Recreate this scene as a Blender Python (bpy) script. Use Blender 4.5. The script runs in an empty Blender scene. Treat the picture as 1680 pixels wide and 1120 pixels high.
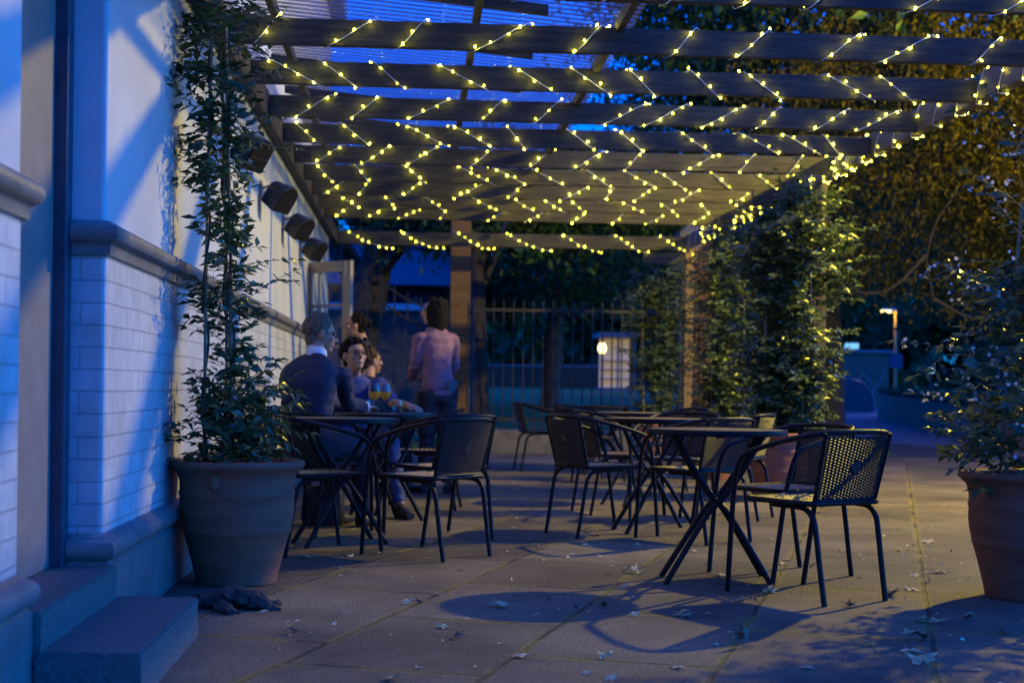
import bpy, bmesh, math, random
import numpy as np
from mathutils import Vector, Matrix, noise
random.seed(7); RNG = np.random.default_rng(11)
SC = bpy.context.scene
COL = SC.collection
rad = math.radians
V = Vector

# ------------------------------------------------------------------ mesh builder
def catmull(pts, n=6):
    P = [V(p) for p in pts]
    P = [P[0]*2-P[1]] + P + [P[-1]*2-P[-2]]
    out = []
    for i in range(1, len(P)-2):
        a, b, c, d = P[i-1:i+3]
        for k in range(n):
            t = k/n
            out.append(0.5*((2*b)+(c-a)*t+(2*a-5*b+4*c-d)*t*t+(3*b-a-3*c+d)*t**3))
    out.append(P[-2].copy())
    return out

class MB:
    def __init__(self): self.v = []; self.f = []
    def quadbox(self, p):            # 8 corner points, bottom ring then top ring
        b = len(self.v); self.v += [tuple(q) for q in p]
        for f in ((3,2,1,0),(4,5,6,7),(0,1,5,4),(1,2,6,5),(2,3,7,6),(3,0,4,7)):
            self.f.append(tuple(b+i for i in f))
        return self
    def box(self, x0, x1, y0, y1, z0, z1):
        return self.quadbox([(x0,y0,z0),(x1,y0,z0),(x1,y1,z0),(x0,y1,z0),(x0,y0,z1),(x1,y0,z1),(x1,y1,z1),(x0,y1,z1)])
    def bar(self, a, b, w, h, up=(0,0,1)):
        a = V(a); b = V(b); d = (b-a).normalized(); s = d.cross(V(up))
        if s.length < 1e-5: s = V((1,0,0))
        s.normalize(); u = s.cross(d).normalized(); s = s*w/2; u = u*h/2
        return self.quadbox([a-s-u, a+s-u, b+s-u, b-s-u, a-s+u, a+s+u, b+s+u, b-s+u])
    def tube(self, path, r, seg=8, caps=True, flat=1.0):
        P = [V(p) for p in path]; n = len(P)
        R = r if isinstance(r, (list, tuple)) else [r]*n
        t0 = (P[1]-P[0]).normalized()
        ref = V((0,0,1)) if abs(t0.z) < .9 else V((1,0,0))
        u = (ref - t0*ref.dot(t0)).normalized(); b0 = len(self.v)
        for i in range(n):
            t = (P[min(i+1,n-1)]-P[max(i-1,0)])
            if t.length < 1e-9: t = t0.copy()
            t.normalize()
            u = (u - t*u.dot(t)); u = u.normalized() if u.length > 1e-6 else t.orthogonal().normalized()
            w = t.cross(u)
            for k in range(seg):
                a = 2*math.pi*k/seg
                self.v.append(tuple(P[i] + (u*math.cos(a)*flat + w*math.sin(a))*R[i]))
        for i in range(n-1):
            for k in range(seg):
                k2 = (k+1) % seg
                self.f.append((b0+i*seg+k, b0+i*seg+k2, b0+(i+1)*seg+k2, b0+(i+1)*seg+k))
        if caps:
            self.f.append(tuple(b0+k for k in reversed(range(seg))))
            self.f.append(tuple(b0+(n-1)*seg+k for k in range(seg)))
        return self
    def lathe(self, prof, seg=32, c=(0,0,0), wob=0.0):
        b0 = len(self.v); n = len(prof)
        for i, (r, z) in enumerate(prof):
            for k in range(seg):
                a = 2*math.pi*k/seg
                rr = r*(1+wob*math.sin(3*a+z*9)*.5+wob*math.sin(2*a+1))
                self.v.append((c[0]+rr*math.cos(a), c[1]+rr*math.sin(a), c[2]+z))
        for i in range(n-1):
            for k in range(seg):
                k2 = (k+1) % seg
                self.f.append((b0+i*seg+k, b0+i*seg+k2, b0+(i+1)*seg+k2, b0+(i+1)*seg+k))
        return self
    def cap(self, ring_first, seg, flip=False):
        ids = list(range(ring_first, ring_first+seg))
        self.f.append(tuple(reversed(ids)) if flip else tuple(ids)); return self
    def disc(self, r, z, seg=40, c=(0,0)):
        b = len(self.v)
        self.v += [(c[0]+r*math.cos(2*math.pi*k/seg), c[1]+r*math.sin(2*math.pi*k/seg), z) for k in range(seg)]
        self.f.append(tuple(range(b, b+seg))); return self
    def ell(self, c, r, seg=16, rings=10, M=None, fn=None):
        b = len(self.v); c = V(c)
        for i in range(rings+1):
            th = math.pi*i/rings
            for k in range(seg):
                a = 2*math.pi*k/seg
                p = V((math.sin(th)*math.cos(a), math.sin(th)*math.sin(a), math.cos(th)))
                if fn: p = fn(p)
                p = V((p.x*r[0], p.y*r[1], p.z*r[2]))
                if M is not None: p = M @ p
                self.v.append(tuple(c+p))
        for i in range(rings):
            for k in range(seg):
                k2 = (k+1) % seg
                self.f.append((b+i*seg+k, b+(i+1)*seg+k, b+(i+1)*seg+k2, b+i*seg+k2))
        return self
    def loft(self, secs, seg=20, p=2.4):   # (centre, lateral half vector, depth half vector)
        b = len(self.v); n = len(secs)
        for c, l, d in secs:
            c, l, d = V(c), V(l), V(d)
            for k in range(seg):
                a = 2*math.pi*k/seg; ca, sa = math.cos(a), math.sin(a)
                x = math.copysign(abs(ca)**(2/p), ca); y = math.copysign(abs(sa)**(2/p), sa)
                self.v.append(tuple(c+l*x+d*y))
        for i in range(n-1):
            for k in range(seg):
                k2 = (k+1) % seg
                self.f.append((b+i*seg+k, b+i*seg+k2, b+(i+1)*seg+k2, b+(i+1)*seg+k))
        self.f.append(tuple(b+k for k in reversed(range(seg)))); self.f.append(tuple(b+(n-1)*seg+k for k in range(seg)))
        return self
    def mesh(self, name, off=None):
        m = bpy.data.meshes.new(name)
        vs = self.v if off is None else [(x-off[0], y-off[1], z-off[2]) for x, y, z in self.v]
        m.from_pydata(vs, [], self.f); m.update(); return m
    def build(self, name, mat, parent=None, smooth=False, bevel=0, local=False, segs=2, fixn=False):
        off = None
        if parent is not None and not local:
            off = V(parent.location)
            if parent.parent: off = off + V(parent.parent.location)
        m = self.mesh(name, off)
        if fixn:
            bm = bmesh.new(); bm.from_mesh(m); bmesh.ops.recalc_face_normals(bm, faces=bm.faces); bm.to_mesh(m); bm.free()
        o = bpy.data.objects.new(name, m); COL.objects.link(o)
        if mat: m.materials.append(mat)
        if smooth: smooth_mesh(m, smooth if not isinstance(smooth, bool) else 40)
        if bevel:
            b = o.modifiers.new('bevel', 'BEVEL'); b.width = bevel; b.segments = segs; b.limit_method = 'ANGLE'; b.angle_limit = rad(40)
        if parent is not None: o.parent = parent
        return o

def smooth_mesh(m, ang=40):
    m.polygons.foreach_set('use_smooth', [True]*len(m.polygons))
    try: m.set_sharp_from_angle(angle=rad(ang))
    except Exception: pass

def thing(name, label, cat, loc=(0,0,0), rz=0, group=None):
    o = bpy.data.objects.new(name, None); COL.objects.link(o)
    o.location = loc; o.rotation_euler = (0,0,rz); o.empty_display_size = .1
    o['label'] = label; o['category'] = cat
    if group: o['group'] = group
    return o
def tag(o, label, cat, group=None):
    o['label'] = label; o['category'] = cat
    if group: o['group'] = group
    return o
def struct(o, kind='structure'): o['kind'] = kind; return o
def dup(root, loc, rz, label, group=None):
    r = root.copy(); COL.objects.link(r); r.location = loc; r.rotation_euler = (0,0,rz)
    r['label'] = label
    if group: r['group'] = group
    for ch in list(root.children):
        c = ch.copy(); COL.objects.link(c); c.parent = r
        for g in list(ch.children):
            d = g.copy(); COL.objects.link(d); d.parent = c
    return r

# ------------------------------------------------------------------ materials
def mat(name, col, rough=.6, metal=0, spec=.5, noise_amt=0, nscale=8, bump=0, bscale=60, col2=None, emit=None, estr=0, coord='Object', detail=6, stretch=None, coat=0):
    m = bpy.data.materials.new(name); m.use_nodes = True
    nt = m.node_tree; N = nt.nodes; L = nt.links; b = N['Principled BSDF']
    b.inputs['Base Color'].default_value = (*col, 1); b.inputs['Roughness'].default_value = rough
    b.inputs['Metallic'].default_value = metal; b.inputs['Specular IOR Level'].default_value = spec
    if coat: b.inputs['Coat Weight'].default_value = coat
    tc = N.new('ShaderNodeTexCoord'); src = tc.outputs[coord]
    if stretch:
        mp = N.new('ShaderNodeMapping'); mp.inputs['Scale'].default_value = stretch; L.new(src, mp.inputs[0]); src = mp.outputs[0]
    if noise_amt or col2:
        n = N.new('ShaderNodeTexNoise'); n.inputs['Scale'].default_value = nscale; n.inputs['Detail'].default_value = detail; L.new(src, n.inputs[0])
        r = N.new('ShaderNodeValToRGB'); r.color_ramp.elements[0].position = .32; r.color_ramp.elements[1].position = .68
        c2 = col2 or tuple(max(0, c*(1-noise_amt)) for c in col); c1 = col if col2 else tuple(min(1, c*(1+noise_amt)) for c in col)
        r.color_ramp.elements[0].color = (*c2, 1); r.color_ramp.elements[1].color = (*c1, 1)
        L.new(n.outputs[0], r.inputs[0]); L.new(r.outputs[0], b.inputs['Base Color'])
    if bump:
        n2 = N.new('ShaderNodeTexNoise'); n2.inputs['Scale'].default_value = bscale; n2.inputs['Detail'].default_value = 8; L.new(src, n2.inputs[0])
        bp = N.new('ShaderNodeBump'); bp.inputs['Strength'].default_value = bump; bp.inputs['Distance'].default_value = .01
        L.new(n2.outputs[0], bp.inputs['Height']); L.new(bp.outputs[0], b.inputs['Normal'])
    if emit:
        b.inputs['Emission Color'].default_value = (*emit, 1); b.inputs['Emission Strength'].default_value = estr
    return m

def leaf_mat(name, c1, c2, rough=.4, trans=.25, c3=None):
    m = bpy.data.materials.new(name); m.use_nodes = True
    nt = m.node_tree; N = nt.nodes; L = nt.links; b = N['Principled BSDF']; out = N['Material Output']
    g = N.new('ShaderNodeNewGeometry'); r = N.new('ShaderNodeValToRGB')
    r.color_ramp.elements[0].color = (*c1, 1); r.color_ramp.elements[1].color = (*c2, 1)
    if c3: e = r.color_ramp.elements.new(.93); e.color = (*c2, 1); r.color_ramp.elements[2].color = (*c3, 1)
    L.new(g.outputs['Random Per Island'], r.inputs[0]); L.new(r.outputs[0], b.inputs['Base Color'])
    b.inputs['Roughness'].default_value = rough
    t = N.new('ShaderNodeBsdfTranslucent'); L.new(r.outputs[0], t.inputs[0])
    mx = N.new('ShaderNodeMixShader'); mx.inputs[0].default_value = trans
    L.new(b.outputs[0], mx.inputs[1]); L.new(t.outputs[0], mx.inputs[2]); L.new(mx.outputs[0], out.inputs[0])
    return m

M = {}
M['plaster'] = mat('white painted plaster', (.60,.585,.56), .55, noise_amt=.11, nscale=1.7, bump=.25, bscale=45)
M['moulding'] = mat('stone grey gloss paint', (.20,.18,.165), .42, noise_amt=.18, nscale=7, bump=.2, bscale=30)
M['doorframe'] = mat('taupe paint', (.23,.19,.165), .5, noise_amt=.1, nscale=9, bump=.1)
M['darkpaint'] = mat('dark blue black paint', (.045,.05,.07), .4, noise_amt=.2, nscale=9, bump=.1)
M['step'] = mat('worn step stone', (.19,.175,.15), .75, nscale=55, bump=.7, bscale=160, col2=(.10,.092,.08), detail=10)
M['terracotta'] = mat('weathered terracotta', (.31,.115,.055), .8, nscale=5, bump=.4, bscale=35, col2=(.19,.073,.038), stretch=(1,1,3.2), detail=9)
M['soil'] = mat('soil', (.03,.022,.015), .95, noise_amt=.5, nscale=40, bump=1, bscale=70)
M['timber'] = mat('dark weathered timber', (.092,.082,.05), .7, nscale=3, bump=.6, bscale=14, col2=(.03,.027,.02), stretch=(1.2,8,14), detail=9)
M['timber_y'] = mat('dark weathered timber lengthwise', (.115,.095,.075), .7, nscale=3, bump=.35, bscale=14, col2=(.05,.042,.034), stretch=(8,1.2,14), detail=9)
M['timber_z'] = mat('post timber', (.10,.075,.05), .7, nscale=3, bump=.35, bscale=14, col2=(.05,.037,.027), stretch=(14,14,1.2), detail=9)
M['frame'] = mat('anthracite powder coat', (.012,.011,.011), .45, spec=.22, noise_amt=.2, nscale=20, bump=.05, bscale=300)
M['wicker'] = mat('dark brown wicker', (.045,.034,.026), .45, noise_amt=.35, nscale=60)
M['seat'] = mat('dark slatted seat', (.40,.28,.11), .35, noise_amt=.25, nscale=30)
M['tabletop'] = mat('dark woven resin tabletop', (.22,.16,.07), .6, spec=.2, noise_amt=.45, nscale=70, bump=.5, bscale=120)
M['black'] = mat('black plastic', (.014,.014,.016), .4, noise_amt=.2, nscale=20)
M['grille'] = mat('black grille', (.02,.02,.022), .3, metal=.5, noise_amt=.2)
M['steel'] = mat('bracket steel', (.35,.35,.36), .4, metal=.8)
M['wire'] = mat('clear wire', (.62,.66,.7), .3)
M['bulb'] = mat('warm bulb', (1,.8,.4), .3, emit=(.92,.84,.030), estr=18)
M['cane'] = mat('bamboo cane', (.28,.20,.10), .6, noise_amt=.2, nscale=20)
M['stem'] = mat('green brown stem', (.07,.055,.03), .7, noise_amt=.3, nscale=30)
M['leaf'] = leaf_mat('jasmine leaf', (.03,.06,.02), (.10,.17,.055), .27, .2)
M['leafd'] = leaf_mat('jasmine leaf with young shoots', (.035,.065,.022), (.13,.18,.06), .27, .22, (.22,.24,.08))
M['petal'] = leaf_mat('white petal', (.75,.72,.6), (.82,.8,.74), .5, .3)
M['treeleaf'] = leaf_mat('tree leaf', (.05,.06,.006), (.33,.245,.010), .55, .45)
M['treedark'] = leaf_mat('dark tree leaf', (.02,.06,.012), (.05,.13,.022), .6, .25)
M['bark'] = mat('bark', (.075,.06,.045), .9, nscale=6, bump=1, bscale=18, col2=(.03,.025,.02), stretch=(3,3,.7), detail=9)
M['iron'] = mat('black iron', (.02,.022,.026), .5, noise_amt=.2)
M['kerb'] = mat('stone coping', (.17,.155,.14), .85, noise_amt=.25, nscale=6, bump=.5, bscale=40)
M['grass'] = mat('lawn', (.08,.19,.012), .9, nscale=6, bump=1, bscale=120, col2=(.04,.10,.008), detail=10)
M['hedge'] = leaf_mat('planted bed leaf', (.03,.07,.03), (.06,.11,.045), .6, .2)
M['ground'] = mat('tarmac', (.075,.07,.065), .85, nscale=30, bump=.5, bscale=200, col2=(.045,.042,.04), detail=10)
M['glass'] = mat('dark glass', (.02,.03,.045), .06, spec=.8)
M['cream'] = mat('greyed door paint', (.30,.26,.21), .5, noise_amt=.08)
M['fallen'] = leaf_mat('fallen leaf', (.50,.40,.20), (.72,.62,.36), .6, .1)
M['fallengreen'] = leaf_mat('fallen green leaf', (.30,.36,.16), (.50,.52,.28), .6, .15)
M['fallendark'] = leaf_mat('fallen brown leaf', (.09,.055,.03), (.20,.13,.07), .6, .05)

_nt = M['bulb'].node_tree; _oi = _nt.nodes.new('ShaderNodeObjectInfo'); _mr = _nt.nodes.new('ShaderNodeMapRange')
_mr.inputs['To Min'].default_value = 5; _mr.inputs['To Max'].default_value = 34
_nt.links.new(_oi.outputs['Random'], _mr.inputs['Value']); _nt.links.new(_mr.outputs[0], _nt.nodes['Principled BSDF'].inputs['Emission Strength'])
# bricks and slabs need their own node trees
def brick_mat(name, col, mortar, bw, bh, ms, rough=.6, bump=.5, swap='YZ', colvar=.03, offs=.5, c2=None):
    m = bpy.data.materials.new(name); m.use_nodes = True
    nt = m.node_tree; N = nt.nodes; L = nt.links; b = N['Principled BSDF']
    tc = N.new('ShaderNodeTexCoord'); sp = N.new('ShaderNodeSeparateXYZ'); cb = N.new('ShaderNodeCombineXYZ')
    L.new(tc.outputs['Object'], sp.inputs[0])
    ad = N.new('ShaderNodeMath'); ad.operation = 'ADD'
    L.new(sp.outputs[0], ad.inputs[0]); L.new(sp.outputs[1], ad.inputs[1]); L.new(ad.outputs[0], cb.inputs[0]); L.new(sp.outputs[2], cb.inputs[1])
    # slight wander so that courses are hand laid
    nz = N.new('ShaderNodeTexNoise'); nz.inputs['Scale'].default_value = 2.2; L.new(cb.outputs[0], nz.inputs[0])
    vm = N.new('ShaderNodeVectorMath'); vm.operation = 'SCALE'; vm.inputs['Scale'].default_value = .012; L.new(nz.outputs[1], vm.inputs[0])
    va = N.new('ShaderNodeVectorMath'); va.operation = 'ADD'; L.new(cb.outputs[0], va.inputs[0]); L.new(vm.outputs[0], va.inputs[1])
    t = N.new('ShaderNodeTexBrick'); t.inputs['Scale'].default_value = 1; t.inputs['Brick Width'].default_value = bw; t.inputs['Row Height'].default_value = bh
    t.inputs['Mortar Size'].default_value = ms; t.inputs['Mortar Smooth'].default_value = .4; t.offset = offs
    c2 = c2 or tuple(c*(1-colvar*3) for c in col)
    t.inputs['Color1'].default_value = (*col,1); t.inputs['Color2'].default_value = (*c2,1); t.inputs['Mortar'].default_value = (*mortar,1)
    L.new(va.outputs[0], t.inputs[0])
    n = N.new('ShaderNodeTexNoise'); n.inputs['Scale'].default_value = 14; n.inputs['Detail'].default_value = 8; L.new(tc.outputs['Object'], n.inputs[0])
    mx = N.new('ShaderNodeMixRGB'); mx.blend_type = 'MULTIPLY'; mx.inputs[0].default_value = .35
    L.new(t.outputs[0], mx.inputs[1]); L.new(n.outputs[0], mx.inputs[2]); 
    g1 = N.new('ShaderNodeTexNoise'); g1.inputs['Scale'].default_value = 1.6; g1.inputs['Detail'].default_value = 9; g1.inputs['Roughness'].default_value = .7; L.new(tc.outputs['Object'], g1.inputs[0])
    g2 = N.new('ShaderNodeValToRGB'); g2.color_ramp.elements[0].position = .34; g2.color_ramp.elements[1].position = .62; g2.color_ramp.elements[0].color = (.72,.70,.66,1); g2.color_ramp.elements[1].color = (1.03,1.03,1.03,1); L.new(g1.outputs[0], g2.inputs[0])
    g3 = N.new('ShaderNodeMixRGB'); g3.blend_type = 'MULTIPLY'; g3.inputs[0].default_value = 1; L.new(mx.outputs[0], g3.inputs[1]); L.new(g2.outputs[0], g3.inputs[2]); mx = g3
    br = N.new('ShaderNodeMixRGB'); br.blend_type = 'MULTIPLY'; br.inputs[0].default_value = 1; br.inputs[2].default_value = (1.2,1.2,1.2,1)
    L.new(mx.outputs[0], br.inputs[1]); L.new(br.outputs[0], b.inputs['Base Color'])
    b.inputs['Roughness'].default_value = rough
    ma = N.new('ShaderNodeMath'); ma.operation = 'MULTIPLY_ADD'; ma.inputs[1].default_value = -1.0; L.new(t.outputs['Fac'], ma.inputs[0])
    ns = N.new('ShaderNodeMath'); ns.operation = 'MULTIPLY'; ns.inputs[1].default_value = .55; L.new(n.outputs[0], ns.inputs[0]); L.new(ns.outputs[0], ma.inputs[2])
    bp = N.new('ShaderNodeBump'); bp.inputs['Strength'].default_value = bump; bp.inputs['Distance'].default_value = .006
    L.new(ma.outputs[0], bp.inputs['Height']); L.new(bp.outputs[0], b.inputs['Normal'])
    return m
M['paintbrick'] = brick_mat('white painted brick', (.60,.585,.56), (.45,.43,.42), .235, .0815, .0035, bump=.85)
M['brick'] = brick_mat('red brick', (.25,.135,.045), (.16,.12,.07), .235, .078, .010, rough=.85, colvar=.12)
M['greybrick'] = brick_mat('grey brick', (.12,.11,.10), (.07,.07,.065), .30, .10, .014, rough=.85, colvar=.1)

def slab_mat():
    m = bpy.data.materials.new('flagstone paving'); m.use_nodes = True
    nt = m.node_tree; N = nt.nodes; L = nt.links; b = N['Principled BSDF']
    tc = N.new('ShaderNodeTexCoord'); mp = N.new('ShaderNodeMapping'); mp.inputs['Rotation'].default_value = (0,0,rad(-71)); mp.inputs['Location'].default_value = (.31,.12,0)
    L.new(tc.outputs['Object'], mp.inputs[0])
    nz = N.new('ShaderNodeTexNoise'); nz.inputs['Scale'].default_value = 5; nz.inputs['Detail'].default_value = 5; L.new(mp.outputs[0], nz.inputs[0])
    vm = N.new('ShaderNodeVectorMath'); vm.operation = 'SCALE'; vm.inputs['Scale'].default_value = .035; L.new(nz.outputs[1], vm.inputs[0])
    va = N.new('ShaderNodeVectorMath'); va.operation = 'ADD'; L.new(mp.outputs[0], va.inputs[0]); L.new(vm.outputs[0], va.inputs[1])
    t = N.new('ShaderNodeTexBrick'); t.inputs['Scale'].default_value = 1; t.inputs['Brick Width'].default_value = 1.02; t.inputs['Row Height'].default_value = .70
    t.inputs['Mortar Size'].default_value = .012; t.inputs['Mortar Smooth'].default_value = .3; t.offset = .38; t.squash = 1.25; t.squash_frequency = 3
    t.inputs['Color1'].default_value = (.185,.155,.115,1); t.inputs['Color2'].default_value = (.10,.086,.066,1); t.inputs['Mortar'].default_value = (.03,.026,.02,1)
    L.new(va.outputs[0], t.inputs[0])
    # broad blotches
    n1 = N.new('ShaderNodeTexNoise'); n1.inputs['Scale'].default_value = 1.1; n1.inputs['Detail'].default_value = 7; n1.inputs['Roughness'].default_value = .65; L.new(tc.outputs['Object'], n1.inputs[0])
    r1 = N.new('ShaderNodeValToRGB'); r1.color_ramp.elements[0].position = .34; r1.color_ramp.elements[1].position = .66
    r1.color_ramp.elements[0].color = (.42,.42,.44,1); r1.color_ramp.elements[1].color = (1.42,1.36,1.22,1); L.new(n1.outputs[0], r1.inputs[0])
    m1 = N.new('ShaderNodeMixRGB'); m1.blend_type = 'MULTIPLY'; m1.inputs[0].default_value = 1; L.new(t.outputs[0], m1.inputs[1]); L.new(r1.outputs[0], m1.inputs[2])
    # fine aggregate
    n2 = N.new('ShaderNodeTexNoise'); n2.inputs['Scale'].default_value = 95; n2.inputs['Detail'].default_value = 6; n2.inputs['Roughness'].default_value = .8; L.new(tc.outputs['Object'], n2.inputs[0])
    r2 = N.new('ShaderNodeValToRGB'); r2.color_ramp.elements[0].position = .38; r2.color_ramp.elements[1].position = .62
    r2.color_ramp.elements[0].color = (.18,.18,.18,1); r2.color_ramp.elements[1].color = (1.95,1.9,1.8,1); L.new(n2.outputs[0], r2.inputs[0])
    m2 = N.new('ShaderNodeMixRGB'); m2.blend_type = 'MULTIPLY'; m2.inputs[0].default_value = 1; L.new(m1.outputs[0], m2.inputs[1]); L.new(r2.outputs[0], m2.inputs[2])
    # pale grit specks
    v3 = N.new('ShaderNodeTexVoronoi'); v3.inputs['Scale'].default_value = 32; L.new(tc.outputs['Object'], v3.inputs[0])
    r3 = N.new('ShaderNodeValToRGB'); r3.color_ramp.elements[0].position = .03; r3.color_ramp.elements[1].position = .07; r3.color_ramp.elements[0].color = (1,1,1,1); r3.color_ramp.elements[1].color = (0,0,0,1)
    L.new(v3.outputs['Distance'], r3.inputs[0])
    m3 = N.new('ShaderNodeMixRGB'); m3.inputs[2].default_value = (.42,.40,.36,1); L.new(r3.outputs[0], m3.inputs[0]); L.new(m2.outputs[0], m3.inputs[1])
    # moss: wider joint mask broken by noise
    t2 = N.new('ShaderNodeTexBrick'); t2.inputs['Scale'].default_value = 1; t2.inputs['Brick Width'].default_value = 1.02; t2.inputs['Row Height'].default_value = .70
    t2.inputs['Mortar Size'].default_value = .044; t2.inputs['Mortar Smooth'].default_value = .9; t2.offset = .38; t2.squash = 1.25; t2.squash_frequency = 3; L.new(va.outputs[0], t2.inputs[0])
    n4 = N.new('ShaderNodeTexNoise'); n4.inputs['Scale'].default_value = 2.3; n4.inputs['Detail'].default_value = 8; L.new(tc.outputs['Object'], n4.inputs[0])
    r4 = N.new('ShaderNodeValToRGB'); r4.color_ramp.elements[0].position = .42; r4.color_ramp.elements[1].position = .54; L.new(n4.outputs[0], r4.inputs[0])
    n5 = N.new('ShaderNodeTexNoise'); n5.inputs['Scale'].default_value = 60; n5.inputs['Detail'].default_value = 4; L.new(tc.outputs['Object'], n5.inputs[0])
    mm = N.new('ShaderNodeMath'); mm.operation = 'MULTIPLY'; L.new(t2.outputs['Fac'], mm.inputs[0]); L.new(r4.outputs[0], mm.inputs[1])
    mm2 = N.new('ShaderNodeMath'); mm2.operation = 'MULTIPLY'; L.new(mm.outputs[0], mm2.inputs[0])
    r5 = N.new('ShaderNodeValToRGB'); r5.color_ramp.elements[0].position = .35; r5.color_ramp.elements[1].position = .6; L.new(n5.outputs[0], r5.inputs[0]); L.new(r5.outputs[0], mm2.inputs[1])
    m4 = N.new('ShaderNodeMixRGB'); m4.inputs[2].default_value = (.30,.24,.04,1); L.new(mm2.outputs[0], m4.inputs[0]); L.new(m3.outputs[0], m4.inputs[1])
    L.new(m4.outputs[0], b.inputs['Base Color']); b.inputs['Roughness'].default_value = .72
    h = N.new('ShaderNodeMath'); h.operation = 'MULTIPLY_ADD'; h.inputs[1].default_value = -1.6; L.new(t.outputs['Fac'], h.inputs[0]); L.new(n2.outputs[0], h.inputs[2])
    h2 = N.new('ShaderNodeMath'); h2.operation = 'MULTIPLY_ADD'; h2.inputs[1].default_value = .9; L.new(n1.outputs[0], h2.inputs[0]); L.new(h.outputs[0], h2.inputs[2])
    bp = N.new('ShaderNodeBump'); bp.inputs['Strength'].default_value = 1; bp.inputs['Distance'].default_value = .011; L.new(h2.outputs[0], bp.inputs['Height']); L.new(bp.outputs[0], b.inputs['Normal'])
    return m
M['slabs'] = slab_mat()

def facing(N, L, k, pw=4):
    lw = N.new('ShaderNodeLayerWeight'); lw.inputs[0].default_value = .5
    p = N.new('ShaderNodeMath'); p.operation = 'POWER'; p.inputs[1].default_value = pw; L.new(lw.outputs['Facing'], p.inputs[0])
    m = N.new('ShaderNodeMath'); m.operation = 'MULTIPLY_ADD'; m.inputs[1].default_value = k; m.inputs[2].default_value = .035; m.use_clamp = True; L.new(p.outputs[0], m.inputs[0])
    return m.outputs[0]
def poly_sheet():
    m = bpy.data.materials.new('translucent corrugated plastic'); m.use_nodes = True
    N = m.node_tree.nodes; L = m.node_tree.links; out = N['Material Output']; N.remove(N['Principled BSDF'])
    tr = N.new('ShaderNodeBsdfTransparent'); tr.inputs[0].default_value = (.90,.93,.97,1)
    tl = N.new('ShaderNodeBsdfTranslucent'); tl.inputs[0].default_value = (.62,.68,.75,1)
    gl = N.new('ShaderNodeBsdfGlossy'); gl.inputs['Roughness'].default_value = .15; gl.inputs[0].default_value = (.35,.35,.38,1)
    a = N.new('ShaderNodeMixShader'); a.inputs[0].default_value = .05; L.new(tr.outputs[0], a.inputs[1]); L.new(tl.outputs[0], a.inputs[2])
    fr = facing(N, L, 1.25, 2.2)
    c = N.new('ShaderNodeMixShader'); L.new(fr, c.inputs[0]); L.new(a.outputs[0], c.inputs[1]); L.new(gl.outputs[0], c.inputs[2]); L.new(c.outputs[0], out.inputs[0])
    return m
M['polysheet'] = poly_sheet()
def real_glass(name, col=(1,1,1)):
    m = bpy.data.materials.new(name); m.use_nodes = True
    N = m.node_tree.nodes; L = m.node_tree.links; out = N['Material Output']; N.remove(N['Principled BSDF'])
    tr = N.new('ShaderNodeBsdfTransparent'); tr.inputs[0].default_value = (*col,1)
    gl = N.new('ShaderNodeBsdfGlossy'); gl.inputs['Roughness'].default_value = .03
    fr = facing(N, L, .7)
    c = N.new('ShaderNodeMixShader'); L.new(fr, c.inputs[0]); L.new(tr.outputs[0], c.inputs[1]); L.new(gl.outputs[0], c.inputs[2]); L.new(c.outputs[0], out.inputs[0])
    return m
M['clear'] = real_glass('clear glass', (.9,.93,.95))

# ------------------------------------------------------------------ the setting
g = MB(); g.v = [(-400,-200,0),(400,-200,0),(400,600,0),(-400,600,0)]; g.f = [(0,1,2,3)]
g.v = [(x,y,-.012) for x,y,z in g.v]
struct(g.build('ground', M['ground']))
g = MB(); g.v = [(-1.16,-6,0),(16,-6,0),(16,19.62,0),(-1.16,19.62,0)]; g.f = [(0,1,2,3)]
struct(g.build('paving', M['slabs']))

def sweep(path, prof, closed_ends=True):
    """path: plan points (x,y); the outward side is to the right of travel. prof: (offset, z)."""
    mb = MB(); n = len(path); P = [V((x,y)) for x,y in path]; k = len(prof)
    for i in range(n):
        d1 = (P[i]-P[i-1]).normalized() if i > 0 else None
        d2 = (P[i+1]-P[i]).normalized() if i < n-1 else None
        n1 = V((d1.y,-d1.x)) if d1 else None; n2 = V((d2.y,-d2.x)) if d2 else None
        if n1 is None: mv = n2
        elif n2 is None: mv = n1
        else:
            mv = (n1+n2); mv = mv/(mv.length_squared/2)
        for o, z in prof: mb.v.append((P[i].x+mv.x*o, P[i].y+mv.y*o, z))
    for i in range(n-1):
        for j in range(k-1):
            a = i*k+j; mb.f.append((a, a+k, a+k+1, a+1))
    if closed_ends:
        mb.f.append(tuple(range(k))); mb.f.append(tuple(reversed(range((n-1)*k, n*k))))
    return mb
def arc(cx, cz, r, a0, a1, n=8): return [(cx+r*math.cos(rad(a0+(a1-a0)*i/n)), cz+r*math.sin(rad(a0+(a1-a0)*i/n))) for i in range(n+1)]

WX = -1.13; Y0 = 5.27; Y1 = 18.3; YN = 4.16
bld = thing('pub_building', 'white building with painted brick below and plaster above a grey moulding', 'building', (WX,10,0))
ZD = 1.42
def wallpart(name, x0, x1, y0, y1, z0, z1, m): 
    return MB().box(x0,x1,y0,y1,z0,z1).build(name, m, bld, bevel=.022, segs=4)
wallpart('brick_wall', -1.45, WX, Y0, Y1, 0, ZD, M['paintbrick'])
wallpart('plaster_wall', -1.45, WX-.003, Y0+.003, Y1-.003, ZD+.0, 5.6, M['plaster'])
wallpart('brick_wall', -1.45, WX, -3, YN, 0, ZD, M['paintbrick'])
wallpart('plaster_wall', -1.45, WX-.003, -3, YN-.003, ZD, 5.6, M['plaster'])
MB().box(-7, -1.46, -3, Y1-.01, 0, 5.6).build('wall', M['plaster'], bld)
MB().box(-7.3,-.95,-3.3,Y1+.25,5.6,5.85).build('roof', M['moulding'], bld)
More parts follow.
